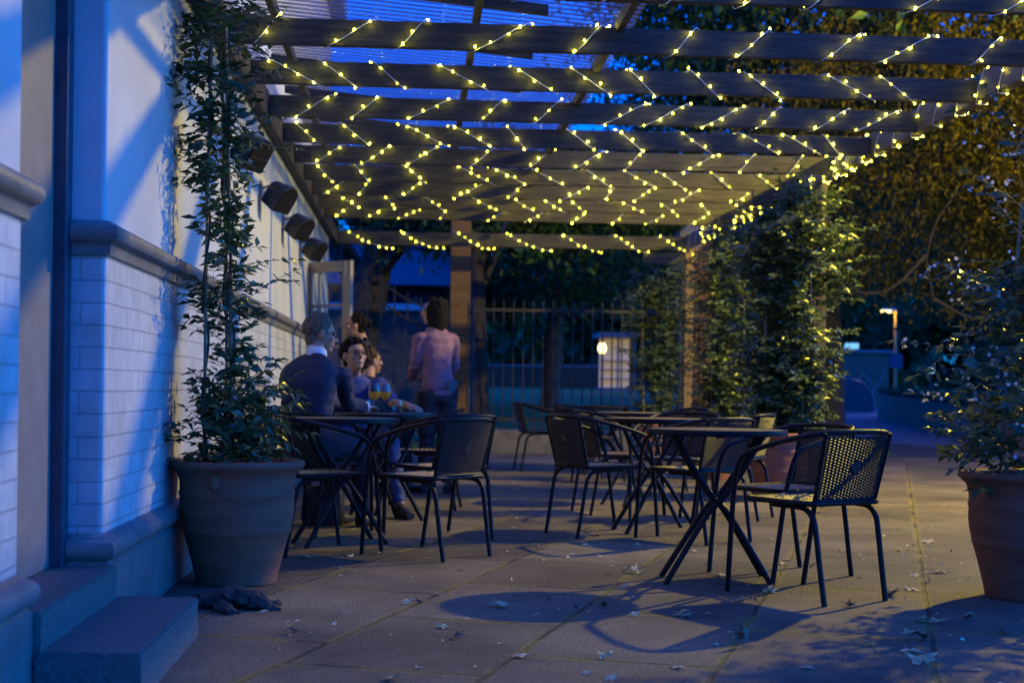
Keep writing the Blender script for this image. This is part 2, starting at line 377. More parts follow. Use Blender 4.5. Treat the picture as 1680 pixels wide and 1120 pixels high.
dado = [(0,1.385),(.016,1.39),(.016,1.418),(.018,1.424)] + arc(.014,1.468,.038,-78,82,10) + [(.012,1.512),(0,1.516)]
plinth = [(0,-.02),(.034,-.02),(.034,.262),(.026,.268)] + arc(.010,.318,.042,-75,80,10) + [(.010,.372),(0,.378)]
far_path = [(WX,Y1),(WX,Y0),(-1.252,Y0)]
near_path = [(-1.40,YN),(WX,YN),(WX,-3)]
far_path = far_path[::-1]; near_path = near_path[::-1]
for nm, pr in (('dado_rail', dado), ('plinth', plinth)):
    sweep(far_path, pr).build(nm, M['moulding'], bld, smooth=50, fixn=True)
    sweep(near_path, pr).build(nm, M['moulding'], bld, smooth=50, fixn=True)
# doorway between the two wall lengths
MB().box(-1.40,-1.254,Y0-.085,Y0+.0,.26,2.7).build('door_frame', M['darkpaint'], bld, bevel=.006)
MB().box(-1.385,-1.30,YN+.02,Y0-.087,.262,2.66).build('front_door', M['doorframe'], bld, bevel=.004)
MB().box(-1.45,-1.13,YN+.001,Y0-.001,2.72,5.6).build('lintel', M['plaster'], bld)
# steps
def rough_block(name, x0,x1,y0,y1,z0,z1, lab):
    bm = bmesh.new()
    mb = MB().box(x0,x1,y0,y1,z0,z1); m = mb.mesh(name); bm.from_mesh(m)
    bmesh.ops.subdivide_edges(bm, edges=bm.edges[:], cuts=14, use_grid_fill=True)
    bmesh.ops.bevel(bm, geom=[e for e in bm.edges if len(e.link_faces)==2 and e.calc_face_angle()>1], offset=.007, segments=2, affect='EDGES')
    for v in bm.verts:
        nn = noise.noise_vector(v.co*9)*.004 + noise.noise_vector(v.co*30)*.0022
        v.co += nn
    bm.to_mesh(m); bm.free(); m.materials.append(M['step']); smooth_mesh(m, 35)
    o = bpy.data.objects.new(name, m); COL.objects.link(o); return tag(o, lab, 'step')
rough_block('stone_step', -1.36,-1.075,YN+.035,Y0-.012,-.02,.262, 'upper stone doorstep filling the doorway of the white wall')
rough_block('stone_step', -1.09,-.785,YN+.02,Y0+.02,-.03,.145, 'lower stone doorstep, wide dark slab in the left foreground')

# glazed door leaf standing open at the far end of the wall
def door_leaf(hx,hy,ex,ey,h):
    t = thing('glazed_door', 'glazed timber door standing open at the far end of the white wall', 'door', (hx,hy,0))
    a = V((hx,hy,0)); e = V((ex,ey,0)); dr = (e-a); L = dr.length; dr.normalize()
    def pc(s0,s1,z0,z1,th=.045): 
        return MB().bar(a+dr*s0+V((0,0,(z0+z1)/2)), a+dr*s1+V((0,0,(z0+z1)/2)), th, z1-z0)
    f = MB()
    for s0,s1,z0,z1 in ((0,.055,.02,h),(L-.11,L,.02,h),(.055,L-.11,h-.11,h),(.055,L-.11,.02,.30)):
        f.v, f.f = (lambda q: (f.v+q.v, f.f+[tuple(i+len(f.v) for i in ff) for ff in q.f]))(pc(s0,s1,z0,z1))
    f.build('frame', M['cream'], t, bevel=.004)
    for z in (.86,1.3,1.72): pc(.056,L-.111,z,z+.03,.03).build('glazing_bar', M['cream'], t)
    pc(.14,.165,.301,h-.111,.034).build('glazing_bar', M['cream'], t)
    pc(.054,L-.109,.299,h-.109,.006).build('pane', M['clear'], t)
    pc(L-.075,L-.045,h-.16,h-.02,.055).build('closer_plate', M['steel'], t)
    return t
door_leaf(-1.115,14.9,-.66,14.5,2.19)

# wall floods / speakers
def wall_box(Y, z, lab):
    t = thing('wall_speaker', lab, 'speaker', (WX,Y,z), 0, 'black boxes along the wall')
    # D-shaped body, tilted down and out
    X = V((.80,-.30,-.52)).normalized()     # facing direction (outward, down)
    up = V((0,0,1)); S = X.cross(up).normalized(); U = S.cross(X).normalized()
    c = V((WX+.135,Y,z-.03))
    outline = [(-.125,-.10),(.125,-.10),(.125,.04)] + [(.125*math.cos(rad(q)), .04+.075*math.sin(rad(q))) for q in range(10,171,16)] + [(-.125,.04)]
    mb = MB(); n = len(outline)
    for dpt in (-.07,.07):
        for s,u in outline:
            k = 1 if dpt > 0 else .8
            mb.v.append(tuple(c+S*s*k+U*u*k+X*dpt))
    for i in range(n): j = (i+1)%n; mb.f.append((i,j,n+j,n+i))
    mb.f.append(tuple(range(n))[::-1]); mb.f.append(tuple(range(n,2*n)))
    mb.build('housing', M['black'], t, bevel=.012, fixn=True)
    gm = MB(); 
    for s,u in outline: gm.v.append(tuple(c+S*s*.9+U*u*.9+X*.0715))
    for s,u in outline: gm.v.append(tuple(c+S*s*.9+U*u*.9+X*.076))
    for i in range(n): j = (i+1)%n; gm.f.append((i,j,n+j,n+i))
    gm.f.append(tuple(range(n,2*n)))
    gm.build('grille', M['grille'], t, fixn=True)
    MB().bar(c-S*.11+U*-.012+X*.078, c+S*.11+U*-.012+X*.078, .006,.008, U).build('seam', M['black'], t)
    MB().box(WX-.004,WX+.012,Y-.05,Y+.05,z-.03,z+.08).tube([(WX+.01,Y,z+.03),(WX+.08,Y,z+.05),tuple(c-X*.06+U*.02)],.010).build('bracket', M['steel'], t)
    return t
for Y,z,l in ((8.5,2.33,'nearest black wall speaker, half hidden behind the climbing vine'),
              (10.3,2.30,'second black wall speaker, just clear of the vine'),
              (12.05,2.28,'third black wall speaker along the white wall'),
              (13.8,2.26,'farthest black wall speaker, above the glazed door')):
    wall_box(Y,z,l)

# ------------------------------------------------------------------ pergola
PB, PT = 2.812, 2.958
JY = [4.75,5.82,6.89,7.96,9.03,10.1,11.15,12.19,13.2,14.2,15.2,16.15]
XR0, XR1 = 3.60, 3.68
perg = thing('pergola', 'timber pergola of dark joists against the wall, part roofed in corrugated plastic', 'pergola', (1.2,11,0))
MB().box(WX+.002,WX+.075,4.2,18.96,PB-.02,PT+.02).build('wall_plate', M['timber_y'], perg, bevel=.004)
for i,y in enumerate(JY):
    dz = random.uniform(-.006,.006)
    MB().box(WX+.078,XR0-.003,y-.024,y+.024,PB+dz,PT+dz).build('joist', M['timber'], perg, bevel=.004)
    # tapered rafter on top of each joist
    x0,x1 = WX+.08,.72
    MB().quadbox([(x0,y+.03,3.20),(x1,y+.03,3.03),(x1,y+.075,3.03),(x0,y+.075,3.20),(x0,y+.03,3.255),(x1,y+.03,3.085),(x1,y+.075,3.085),(x0,y+.075,3.255)]).build('rafter', M['timber'], perg)
MB().box(XR0,XR1,4.2,18.96,PB,PT+.03).build('side_beam', M['timber_y'], perg, bevel=.004)
MB().box(WX+.08,XR0-.004,18.86,18.94,PB-.03,PT).build('end_beam', M['timber'], perg, bevel=.004)
for x in (-.86,.32,1.12):
    zc = 3.175-.085*(x+1.05)*.95
    MB().quadbox([(x-.02,4.3,zc-.065),(x+.02,4.3,zc-.065),(x+.02,18.6,zc-.065),(x-.02,18.6,zc-.065),(x-.02,4.3,zc),(x+.02,4.3,zc),(x+.02,18.6,zc),(x-.02,18.6,zc)]).build('purlin', M['timber_y'], perg)
M['timber_lamplit'] = mat('post timber tinted lamp-lit orange', (.36,.22,.07), .65, nscale=3, bump=.3, bscale=14, col2=(.22,.13,.04), stretch=(14,14,1.2), detail=9)  # brighter copy of the post timber, warm lamplight put into its colour
for y in (6.2,12.72,18.9):
    MB().box(3.585,3.70,y-.055,y+.055,0,PB-.003).build('post', M['timber_lamplit' if y>18 else 'timber_z'], perg, bevel=.005)
    MB().box(3.02,3.58,y-.035,y+.035,PB-.215,PB-.065).build('bracket', M['timber'], perg, bevel=.004)
# corrugated sheet (ridges across, falling away from the wall)
per = .094; ny = int((18.6-4.2)/per*6); xs = (-1.05,.1,1.27); vs=[]; fs=[]
for i in range(ny+1):
    y = 4.2+(18.6-4.2)*i/ny
    for x in xs:
        vs.append((x,y,3.285-.085*(x+1.05)*.95+.014*math.cos(2*math.pi*y/per)))
nx = len(xs)
for i in range(ny):
    for k in range(nx-1): a=i*nx+k; fs.append((a,a+1,a+nx+1,a+nx))
s = MB(); s.v, s.f = vs, fs
s.build('roof_sheet', M['polysheet'], perg, smooth=80)

# fairy lights, one string wound round each joist
bulb_mb = MB(); bulb_mb.lathe([(.0005,-.010),(.0035,-.007),(.0053,-.001),(.0049,.004),(.0025,.008),(.0005,.010)],8)
BULB = bulb_mb.mesh('bulb'); BULB.materials.append(M['bulb']); smooth_mesh(BULB,80)
def light_string(name_pts, lab, spacing=.105, keep=None, r=.003, jit=.016):
    pts = name_pts; loc = pts[0]
    t = thing('fairy_lights', lab, 'string lights', tuple(loc), 0, 'fairy lights on the pergola')
    w = MB().tube(pts, r, 5); wo = w.build('wire', M['wire'], t, smooth=80)
    acc = random.uniform(0,spacing); d=0; n=0
    for i in range(len(pts)-1):
        a,b = V(pts[i]),V(pts[i+1]); L=(b-a).length
        while acc <= d+L:
            p = a+(b-a)*((acc-d)/max(L,1e-6)); acc += spacing*random.uniform(.75,1.25)
            if keep and not keep(p): continue
            if n >= 99: continue
            q = p+V((random.uniform(-jit,jit),random.uniform(-jit,0)-.006,random.uniform(-jit,jit)))
            o = bpy.data.objects.new('bulb',BULB); COL.objects.link(o); o.parent=t
            o.location = q-V(loc); o.rotation_euler=(random.uniform(-1.2,1.2),random.uniform(-1.2,1.2),0); n+=1
            
        d += L
    return t
def helix(y, hand, x0=-.98, x1=3.5, pitch=.42):
    """rectangle-wound path round a joist; on the near face hand=+1 rises to the right"""
    e=.008; yn,yf=y-.024-e,y+.024+e; zb,zt=PB-e,PT+e
    P=[]; x=x0+random.uniform(0,.12)
    while x<x1:
        p=pitch*random.uniform(.72,1.32); run=random.uniform(.13,.34)
        # near face from bottom to top (moving +x if hand>0)
        if hand>0: P += [(x,yn-.004,zb),(x+run*.33,yn-.006,zb+(zt-zb)*.30),(x+run*.7,yn-.006,zb+(zt-zb)*.72),(x+run,yn,zt)]
        else: P += [(x,yn,zt),(x+run*.33,yn-.006,zb+(zt-zb)*.68),(x+run*.7,yn-.006,zb+(zt-zb)*.3),(x+run,yn-.004,zb)]
        xb=x+p
        if hand>0: P += [(x+run+.03,yf,zt),(xb-.03,yf,zb)]
        else: P += [(x+run+.03,yf,zb),(xb-.03,yf,zt)]
        x=xb
    return [tuple(q) for q in P]
hands = {6.89:1,7.96:1,9.03:-1,10.1:1,11.15:-1,12.19:1,13.2:-1,14.2:1,15.2:-1,16.15:1}
ords = ['cut by the top edge of the photo','first whole joist below the photo top','second joist below the top one','third joist below the top one','fourth joist below the top one','fifth joist below the top one','sixth joist below the top one','seventh joist below the top one','eighth joist below the top one','last joist before the far end beam']
for (y,h),o in zip(hands.items(),ords):
    light_string(helix(y,h), 'warm fairy lights wound round the pergola joist, '+o, keep=lambda p,y=y: p.y < y+.01 or p.z > PT and random.random()<.5)
# far end beam
P=[]; x=-.95
while x<3.4:
    run=random.uniform(.35,.62); 
    for k in range(5): P.append((x+run*k/4,18.845-.01,PT+.01-(.235)*k/4-.05*math.sin(math.pi*k/4)))
    P.append((x+run+.02,18.95,PB-.05)); P.append((x+run+.1,18.95,PT+.01)); x+=run+random.uniform(.12,.2)
light_string(P,'warm fairy lights drooping along the far end beam of the pergola',keep=lambda p:p.y<18.9)
# side beam: dense winding, two strings
for (ya,yb),l in (((7.4,12.6),'warm fairy lights wound densely round the near half of the side beam'),((12.7,18.7),'warm fairy lights wound densely round the far half of the side beam'),((11.2,18.75),'second warm string tangled over the first on the far end of the side beam')):
    P=[];y=ya;e=.009
    while y<yb:
        p=random.uniform(.30,.44)
        P+=[(XR0-e,y,PT+.03+e),(XR0-e-.01,y+p*.2,PB+.07),(XR0-e,y+p*.4,PB-e-random.uniform(0,.03)),(XR1+e,y+p*.55,PB-e),(XR1+e,y+p*.8,PB+.08),(XR1+e,y+p*.95,PT+.035)]
        y+=p
    light_string(P,l,spacing=.10,jit=.02)

# ------------------------------------------------------------------ leaves
def leaf_arrays(P,D,Nn,L,W,fold=.25,droop=.12):
    P,D,Nn = map(np.asarray,(P,D,Nn)); L=np.asarray(L)[:,None]; W=np.asarray(W)[:,None]
    D = D/np.linalg.norm(D,axis=1,keepdims=True)
    S = np.cross(D,Nn); S/= (np.linalg.norm(S,axis=1,keepdims=True)+1e-9); U=np.cross(S,D)
    base=P; tip=P+D*L-U*L*droop; mid=P+D*L*.5-U*W*fold*.5
    l=P+D*L*.45+S*W*.5+U*W*fold*.5; r=P+D*L*.45-S*W*.5+U*W*fold*.5
    n=len(P); v=np.stack([base,l,r,tip,mid],1).reshape(-1,3)
    b=np.arange(n)[:,None]*5
    f=np.concatenate([b+[0,2,4],b+[2,3,4],b+[3,1,4],b+[1,0,4]],0)
    return v,f
def np_mesh(name,v,f,m,parent=None,off=None,smooth=False):
    me=bpy.data.meshes.new(name); v=np.asarray(v,dtype=np.float32)
    if parent is not None and off is None:
        off=np.array(parent.location)
    if off is not None: v=v-np.asarray(off,dtype=np.float32)
    nf=len(f); k=f.shape[1]
    me.vertices.add(len(v)); me.vertices.foreach_set('co',v.astype(np.float32).ravel())
    me.loops.add(nf*k); me.loops.foreach_set('vertex_index',f.astype(np.int32).ravel())
    me.polygons.add(nf); me.polygons.foreach_set('loop_start',np.arange(0,nf*k,k,dtype=np.int32))
    me.update(calc_edges=True); me.validate()
    me.materials.append(m); o=bpy.data.objects.new(name,me); COL.objects.link(o)
    if parent is not None: o.parent=parent
    return o

class Plant:
    def __init__(s): s.P=[];s.D=[];s.N=[];s.L=[];s.W=[]; s.st=MB(); s.fl=[]
    def leaf(s,p,d,n,l,w): s.P.append(tuple(p));s.D.append(tuple(d));s.N.append(tuple(n));s.L.append(l);s.W.append(w)
    def sprig(s,o,d,length,n,ls=.055,bend=-.3,stem=.0016,wr=.40):
        o=V(o);d=V(d).normalized(); pts=[o.copy()]; step=length/n
        p=o.copy()
        for i in range(n):
            d=(d+V((random.gauss(0,.12),random.gauss(0,.12),random.gauss(0,.12)+bend*step*2))).normalized()
            p=p+d*step; pts.append(p.copy())
            side=d.cross(V((random.gauss(0,.3),random.gauss(0,.3),1))).normalized()
            for sg in (-1,1):
                if random.random()<.88:
                    ld=(d*random.uniform(.35,.9)+side*sg+V((0,0,random.uniform(-.5,.25)))).normalized()
                    nn=d*.55+V((random.gauss(0,.55),random.gauss(-.25,.55),.75))
                    l=ls*random.uniform(.6,1.25)
                    s.leaf(p,ld,nn,l,l*wr*random.uniform(.8,1.2))
        s.leaf(p,d,V((random.gauss(0,.3),random.gauss(0,.3),1)),ls*random.uniform(.6,1),ls*wr)
        s.st.tube(pts,[stem*(1-.5*i/len(pts)) for i in range(len(pts))],4,False)
        return pts
    def flower(s,p,n,size=.02):
        for k in range(n):
            c=V(p)+V((random.gauss(0,.018),random.gauss(0,.018),random.gauss(0,.018)))
            ax=V((random.gauss(0,.6)-.2,random.gauss(-.6,.5),random.gauss(.2,.5))).normalized(); a=ax.orthogonal().normalized(); b=ax.cross(a)
            for j in range(5):
                q=2*math.pi*j/5+random.random()*.2
                s.fl.append((tuple(c),tuple(a*math.cos(q)+b*math.sin(q)+ax*.15),tuple(ax),size*random.uniform(.7,1.1)*.6,size*.42))
    def finish(s,parent,m,canes=()):
        v,f=leaf_arrays(s.P,s.D,s.N,s.L,s.W); np_mesh('foliage',v,f,m,parent)
        if s.st.v: s.st.build('stem',M['stem'],parent,smooth=80)
        for c in canes: MB().tube(c,.008,7).build('cane',M['cane'],parent,smooth=80)
        if s.fl:
            P,D,N,L,W=zip(*s.fl); v,f=leaf_arrays(P,D,N,L,W,fold=.1,droop=.05); np_mesh('blossom',v,f,M['petal'],parent)
def column(pl,spine,rfun,n,ls=.055,up=.3,sl=(.08,.2),face=None):
    """sprigs round a bent spine; rfun(t) gives the column's radius"""
    S=catmull(spine,8)
    for i in range(n):
        t=random.random(); k=t*(len(S)-1); a=S[int(k)]; b=S[min(int(k)+1,len(S)-1)]; c=a+(b-a)*(k-int(k))
        q=random.uniform(0,2*math.pi); R=rfun(t)
        out=V((math.cos(q),math.sin(q),random.uniform(-.35,.55)+up*.5)).normalized()
        cl=noise.noise(c*3+out*.9)          # clumps and gaps
        if cl < -.22: continue
        o=c+V((out.x,out.y,0))*R*random.uniform(.0,.55)
        L=random.uniform(*sl)*(.6+R*2.2)
        pl.sprig(o,out,L,max(3,int(L/.035)),ls)

def pot(cx,cy,lab,h=.57,rr=.305,rb=.185):
    t=thing('terracotta_pot',lab,'plant pot',(cx,cy,0),0,'terracotta pots under the pergola')
    pr=[(rb-.03,.0),(rb,.004),(rb+.008,.05),(rb+.035,.16),(rb+.058,.24),(rb+.064,.248),(rb+.062,.256),(rb+.075,.32),(rb+.079,.37),(rb+.076,.408),(rb+.080,.414),(rb+.081,.43),(rb+.076,.437),(rb+.078,.48),(rb+.088,.515),(rb+.108,.535),(rr,.545),(rr+.008,.558),(rr,.575),(rr-.02,.578),(rr-.035,.565),(rr-.05,.53),(rr-.055,.44)]
    k=h/.575; pr=[(r,z*k) for r,z in pr]
    mb=MB().lathe(pr,56,(cx,cy,0),.006)
    mb.cap(0,56,True)
    # pressed lug under the rim, facing the viewer
    a=rad(-105); mb.ell((cx+(rb+.083)*math.cos(a),cy+(rb+.083)*math.sin(a),.48*k),(.022,.022,.04),10,8)
    mb.build('body',M['terracotta'],t,smooth=60)
    s=MB(); seg=40
    for ring,(r,z) in enumerate(((rr-.053,.47*k),(rr*.5,.49*k),(.01,.495*k))):
        for q in range(seg): s.v.append((cx+r*math.cos(2*math.pi*q/seg),cy+r*math.sin(2*math.pi*q/seg),z+random.uniform(-.008,.008)))
    for ring in range(2):
        for q in range(seg): q2=(q+1)%seg; s.f.append((ring*seg+q,ring*seg+q2,(ring+1)*seg+q2,(ring+1)*seg+q))
    s.build('soil',M['soil'],t,smooth=80)
    return t
PX,PYy=-.825,6.72
pot(PX,PYy,'large terracotta pot against the white wall, holding the tall climbing vine')
pot(2.80,6.32,'terracotta pot cut by the right edge, holding the flowering jasmine')
pot(3.05,11.85,'terracotta pot on the far side of the nearest chairs, by the pergola post')
pot(3.12,14.5,'terracotta pot half hidden behind the right hand tables, second along the side beam',)
pot(3.08,18.2,'farthest terracotta pot, by the corner post at the end beam')

# vine on the wall
pl=Plant(); t=thing('climbing_vine','tall climbing vine on canes rising from the left pot to the pergola','plant',(PX,PYy,.5))
canes=[[(PX-.145,PYy-.08,.45),(PX-.155,PYy-.02,1.5),(PX-.15,PYy+.02,2.55)],[(PX-.02,PYy-.06,.45),(PX-.045,PYy,1.5),(PX-.09,PYy+.05,2.6)],[(PX-.06,PYy+.12,.45),(PX-.08,PYy+.1,1.5),(PX-.11,PYy+.08,2.5)]]
column(pl,[(PX-.02,PYy,.55),(PX-.05,PYy,1.0),(PX-.10,PYy,1.6),(PX-.13,PYy,2.2),(PX-.14,PYy+.05,2.78)],lambda q:.115+.035*math.sin(q*9),430,.066)
column(pl,[(PX-.05,PYy-.05,.55),(PX+.03,PYy,.75),(PX+.02,PYy,.95)],lambda q:.22-.06*q,90,.07,sl=(.1,.22))
column(pl,[(PX-.14,PYy+.02,1.9),(PX-.11,PYy+.05,2.25),(PX-.02,PYy+.1,2.42)],lambda q:.10,28,.066)
column(pl,[(PX-.15,PYy+.02,2.45),(PX-.10,PYy+.3,2.74),(PX+.02,PYy+.75,2.84)],lambda q:.10,36,.066)
column(pl,[(PX-.22,PYy+.1,2.55),(PX-.20,PYy+.8,2.75),(PX-.15,PYy+1.6,2.8)],lambda q:.07,16,.06)
column(pl,[(PX-.23,PYy-.12,.56),(PX-.26,PYy-.12,.72)],lambda q:.07,10,.06)
for k in range(16):   # loose tendrils
    z=random.uniform(.7,2.6); a=random.uniform(-2.6,.6)
    pl.sprig((PX-.08,PYy,z),(math.cos(a),math.sin(a)*.7,.35),random.uniform(.28,.42),9,.055,bend=-.1)
for c in canes:
    pl.st.tube(catmull([(p[0]+.015*math.sin(i*2.1),p[1]+.015*math.cos(i*1.7),p[2]) for i,p in enumerate([tuple(V(c[0]).lerp(V(c[1]),q/6)) for q in range(7)]+[tuple(V(c[1]).lerp(V(c[2]),q/6)) for q in range(1,7)])],4),.006,6)
pl.finish(t,M['leaf'],canes)
# shoots trailing along the vine to the joists
# right column plants
def right_plant(x,y,h,w,n,lab,seed,ls=.06,top=()):
    random.seed(seed); pl=Plant(); t=thing('potted_climber',lab,'plant',(x,y,.5),0,'climbers along the side beam')
    cn=[[(x-w*.25,y-.1,.45),(x-w*.3,y-.05,h*.75)],[(x+w*.25,y-.1,.45),(x+w*.22,y-.1,h*.9)],[(x,y+.12,.45),(x+.05,y+.1,h*.95)]]
    for ox,hh,rr,nn in ((-w*.24,h*.93,.17,.42),(w*.18,h,.2,.58)):
        column(pl,[(x+ox*.4,y,.55),(x+ox*.8,y,h*.4),(x+ox,y,h*.7),(x+ox*.9,y,hh)],lambda q:(.10+.22*min(1,q*1.9))*(1 if q<.9 else .75)*w/.62,int(n*nn),ls,sl=(.10,.26))
    column(pl,[(x,y,.55),(x,y,h*.5),(x,y,h*.9)],lambda q:.17*w/.62+.06*math.sin(q*11),int(n*.35),ls,sl=(.10,.24))
    for a in top: pl.sprig((x+a[0],y,a[1]),(a[2],-.2,a[3]),random.uniform(.3,.5),10,ls,bend=-.15)
    pl.finish(t,M['leafd'],cn); return t
right_plant(3.16,11.95,2.62,.74,1350,'dense climber nearest the camera on the side beam, its right side lit golden',3,.075,[(.3,2.3,.9,.3),(.35,2.0,1,.1),(.1,2.6,.2,1),(.3,1.7,1,.0),(.25,2.5,.8,.6)])
right_plant(3.2,14.5,2.6,.66,950,'bluish climber on the side beam, between the nearest one and the farthest',5,.065,[(-.3,2.2,-.9,.3),(-.3,1.5,-1,.2)])
right_plant(3.08,18.2,2.5,.6,700,'farthest and darkest climber on the side beam, beside the corner post',6,.07,[(-.2,2.0,-.9,.3)])
# flowering jasmine at the right edge
random.seed(21); pl=Plant(); x,y=2.80,6.32
t=thing('flowering_jasmine','white flowering jasmine with long arching shoots in the right edge pot','plant',(x,y,.5))
column(pl,[(x,y,.55),(x+.02,y,.85),(x+.0,y,1.25),(x+.05,y,1.5)],lambda q:.26+.08*math.sin(3*q),250,.078,sl=(.12,.28))
column(pl,[(x+.15,y,1.3),(x+.25,y,1.8),(x+.3,y,2.3)],lambda q:.17,70,.075,sl=(.12,.26))
for (oz,dx,dz,L) in ((.60,-1,.32,.42),(.78,-.9,.35,.5),(.9,-1,.45,.62),(1.0,-1,.5,.62),(1.1,-1,.35,.5),(1.22,-.9,.4,.5),(1.32,-.8,.7,.5),(1.5,-1,.5,.42),(1.62,-.9,.8,.45),(1.75,-.9,.55,.36),(1.85,-.8,.9,.4),(1.95,-.5,1,.5),(2.1,-.8,.6,.35),(.85,-.8,.1,.45),(1.05,-.7,.15,.5),(.72,-.8,.1,.4)):
    pts=pl.sprig((x-.08,y-.1,oz),(dx,random.uniform(-.5,.2),dz),L,max(7,int(L/.05)),.07,bend=-.55,stem=.0028)
    for q in pts[3::2]:
        if random.random()<.4: pl.flower(q,random.randint(2,4),.021)
for k in range(30):
    q=random.uniform(2.3,5.2); z=random.uniform(.62,2.1); pl.flower((x+.02+.36*math.cos(q),y+.34*math.sin(q),z),random.randint(1,4),.021)
pl.sprig((x-.2,y-.12,.58),(-1,-.3,.55),.46,9,.06,bend=-.9,stem=.0028)
pl.finish(t,M['leafd'],[[(x+.1,y-.05,.45),(x+.1,y,1.9)],[(x-.12,y+.05,.45),(x-.05,y,1.8)]])
random.seed(99)

# ------------------------------------------------------------------ chairs and tables
def make_chair(label):
    t=thing('bistro_chair',label,'chair',(0,0,0),0,'wicker backed bistro chairs')
    r=.0125
    arm=catmull([(.235,-.262,.43),(.212,-.27,.53),(.185,-.272,.60),(.145,-.272,.640),(.06,-.270,.668),(-.08,-.262,.705),(-.19,-.245,.728),(-.255,-.205,.742),(-.292,-.12,.75),(-.300,0,.752),(-.292,.12,.75),(-.255,.205,.742),(-.19,.245,.728),(-.08,.262,.705),(.06,.270,.668),(.145,.272,.640),(.185,.272,.60),(.212,.27,.53),(.235,.262,.43)],5)
    MB().tube(arm,r,8).build('armrest',M['frame'],t,smooth=60,local=True)
    for s in (-1,1):
        MB().tube(catmull([(.236,s*.2615,.428),(.262,s*.252,.22),(.29,s*.24,0)],4),r,8).build('leg',M['frame'],t,smooth=60,local=True)
        MB().tube(catmull([(.04,s*.195,.418),(-.10,s*.197,.418),(-.165,s*.196,.408),(-.205,s*.194,.372),(-.222,s*.192,.31),(-.25,s*.19,.14),(-.275,s*.188,0)],4),r,8).build('leg',M['frame'],t,smooth=60,local=True)
    # seat frame, rounded rectangle
    q=[]; a,b,rc=.215,.222,.06
    for cx,cy,a0 in ((a-rc,b-rc,0),(-a+rc,b-rc,90),(-a+rc,-b+rc,180),(a-rc,-b+rc,270)):
        for k in range(6): an=rad(a0+18*k); q.append((cx+rc*math.cos(an),cy+rc*math.sin(an),.436))
    q.append(q[0]); MB().tube(q,.0125,8,False).build('seat_frame',M['frame'],t,smooth=60,local=True)
    s=MB(); nx,ny=96,9
    for i in range(nx+1):
        x=-.205+.41*i/nx
        for j in range(ny+1):
            yy=-1+2*j/ny; w=.211 if abs(x)<.15 else .211-.06*((abs(x)-.15)/.06)**2*.8
            s.v.append((x,yy*w,.440+.0032*math.copysign(abs(math.cos(i*math.pi/4))**.5,math.cos(i*math.pi/4))-.010*(1-yy*yy)*(1-(x/.21)**2)))
    for i in range(nx):
        for j in range(ny): a0=i*(ny+1)+j; s.f.append((a0,a0+ny+1,a0+ny+2,a0+1))
    so=s.build('seat',M['seat'],t,local=True); so.modifiers.new('thick','SOLIDIFY').thickness=.008
    # back
    def bp(yy,tt):      # yy -1..1 , tt 0..1 up
        z=.455+.280*tt; x=-.205-.072*tt-.030*(1-yy*yy)*(.5+.5*tt); return V((x-.004,yy*(.178+.012*tt),z))
    bf=MB()
    for sg in (-1,1): bf.tube([(-.200,sg*.186,.436)]+[tuple(bp(sg*1.04,k/6)) for k in range(7)]+[(-.283,sg*.196,.745)],.0105,7)
    bf.tube([tuple(bp(-1+2*k/10,-.02)) for k in range(11)],.0105,7)
    bf.build('back_frame',M['frame'],t,smooth=60,local=True)
    wv=MB(); nw=19
    for i in range(nw):
        yy=-.95+1.9*i/(nw-1); wv.tube([tuple(bp(yy,k/8)) for k in range(9)],.0030,4,False,flat=.6)
    rows=44
    for j in range(rows):
        tt=.015+.955*j/(rows-1); pth=[]
        for i in range(nw*2-1):
            yy=-.95+1.9*i/(2*(nw-1)); p=bp(yy,tt)
            amp=.0042*(1 if (i//2+j)%2 else -1) if i%2==0 else 0
            pth.append(tuple(p+V((amp,0,0))))
        wv.tube([tuple(bp(-1.02,tt))]+pth+[tuple(bp(1.02,tt))],.0030,4,False)
    # close woven diamond in the middle
    dm=[]
    for yy,tt in ((0,.36),(.17,.5),(0,.64),(-.17,.5)): dm.append(bp(yy,tt))
    b0=len(wv.v); wv.v+= [tuple(p+V((.006,0,0))) for p in dm]+[tuple(p-V((.006,0,0))) for p in dm]
    wv.f += [(b0,b0+1,b0+2,b0+3),(b0+7,b0+6,b0+5,b0+4)]+[(b0+k,b0+4+k,b0+4+(k+1)%4,b0+(k+1)%4) for k in range(4)]
    wv.build('backrest',M['wicker'],t,local=True)
    return t
CH=[ # x,y,heading,label
 (1.80,6.35,119,'front right chair, nearest to the camera, with fallen leaves on its seat'),
 (1.87,7.07,207,'chair pushed in behind the nearest front right chair, at the same table'),
 (1.74,8.68,124,'chair with sunlit looking golden seat, seen under the front right table'),
 (1.17,8.98,25.5,'middle chair with its wicker back towards the open floor, left of the right hand tables'),
 (1.50,10.55,15,'chair behind the middle chair, its wicker front lit golden'),
 (2.28,10.2,150,'chair in front of the first climber, its top rail beyond the front right table'),
 (1.86,10.0,240,'chair facing the second table from the far side, only rail and arms in view'),
 (1.40,15.7,8,'distant chair standing apart at the far left of the right hand tables'),
 (2.25,12.5,195,'chair by the third right hand table, in front of the second climber'),
 (2.62,14.4,170,'chair by the farthest right hand table, at its right end'),
 (1.72,14.1,20,'chair by the farthest right hand table, at its near left'),
 (-.55,7.95,32,'left chair beside the vine pot, facing the left table'),
 (.09,7.84,136,'chair at the right of the left table, facing it with back to the open floor'),
 (.17,8.74,122,'chair just behind the right chair of the left table, rails overlapping it'),
 (.06,10.8,172,'empty chair beyond the drinkers\' table, towards the standing woman'),
 (-.62,8.98,60,'chair under the grey haired man in the navy sweater'),
 (-.50,10.50,-60,'chair under the man in glasses'),
 (-.42,12.05,60,'chair under the person seated farthest back by the wall'),
]
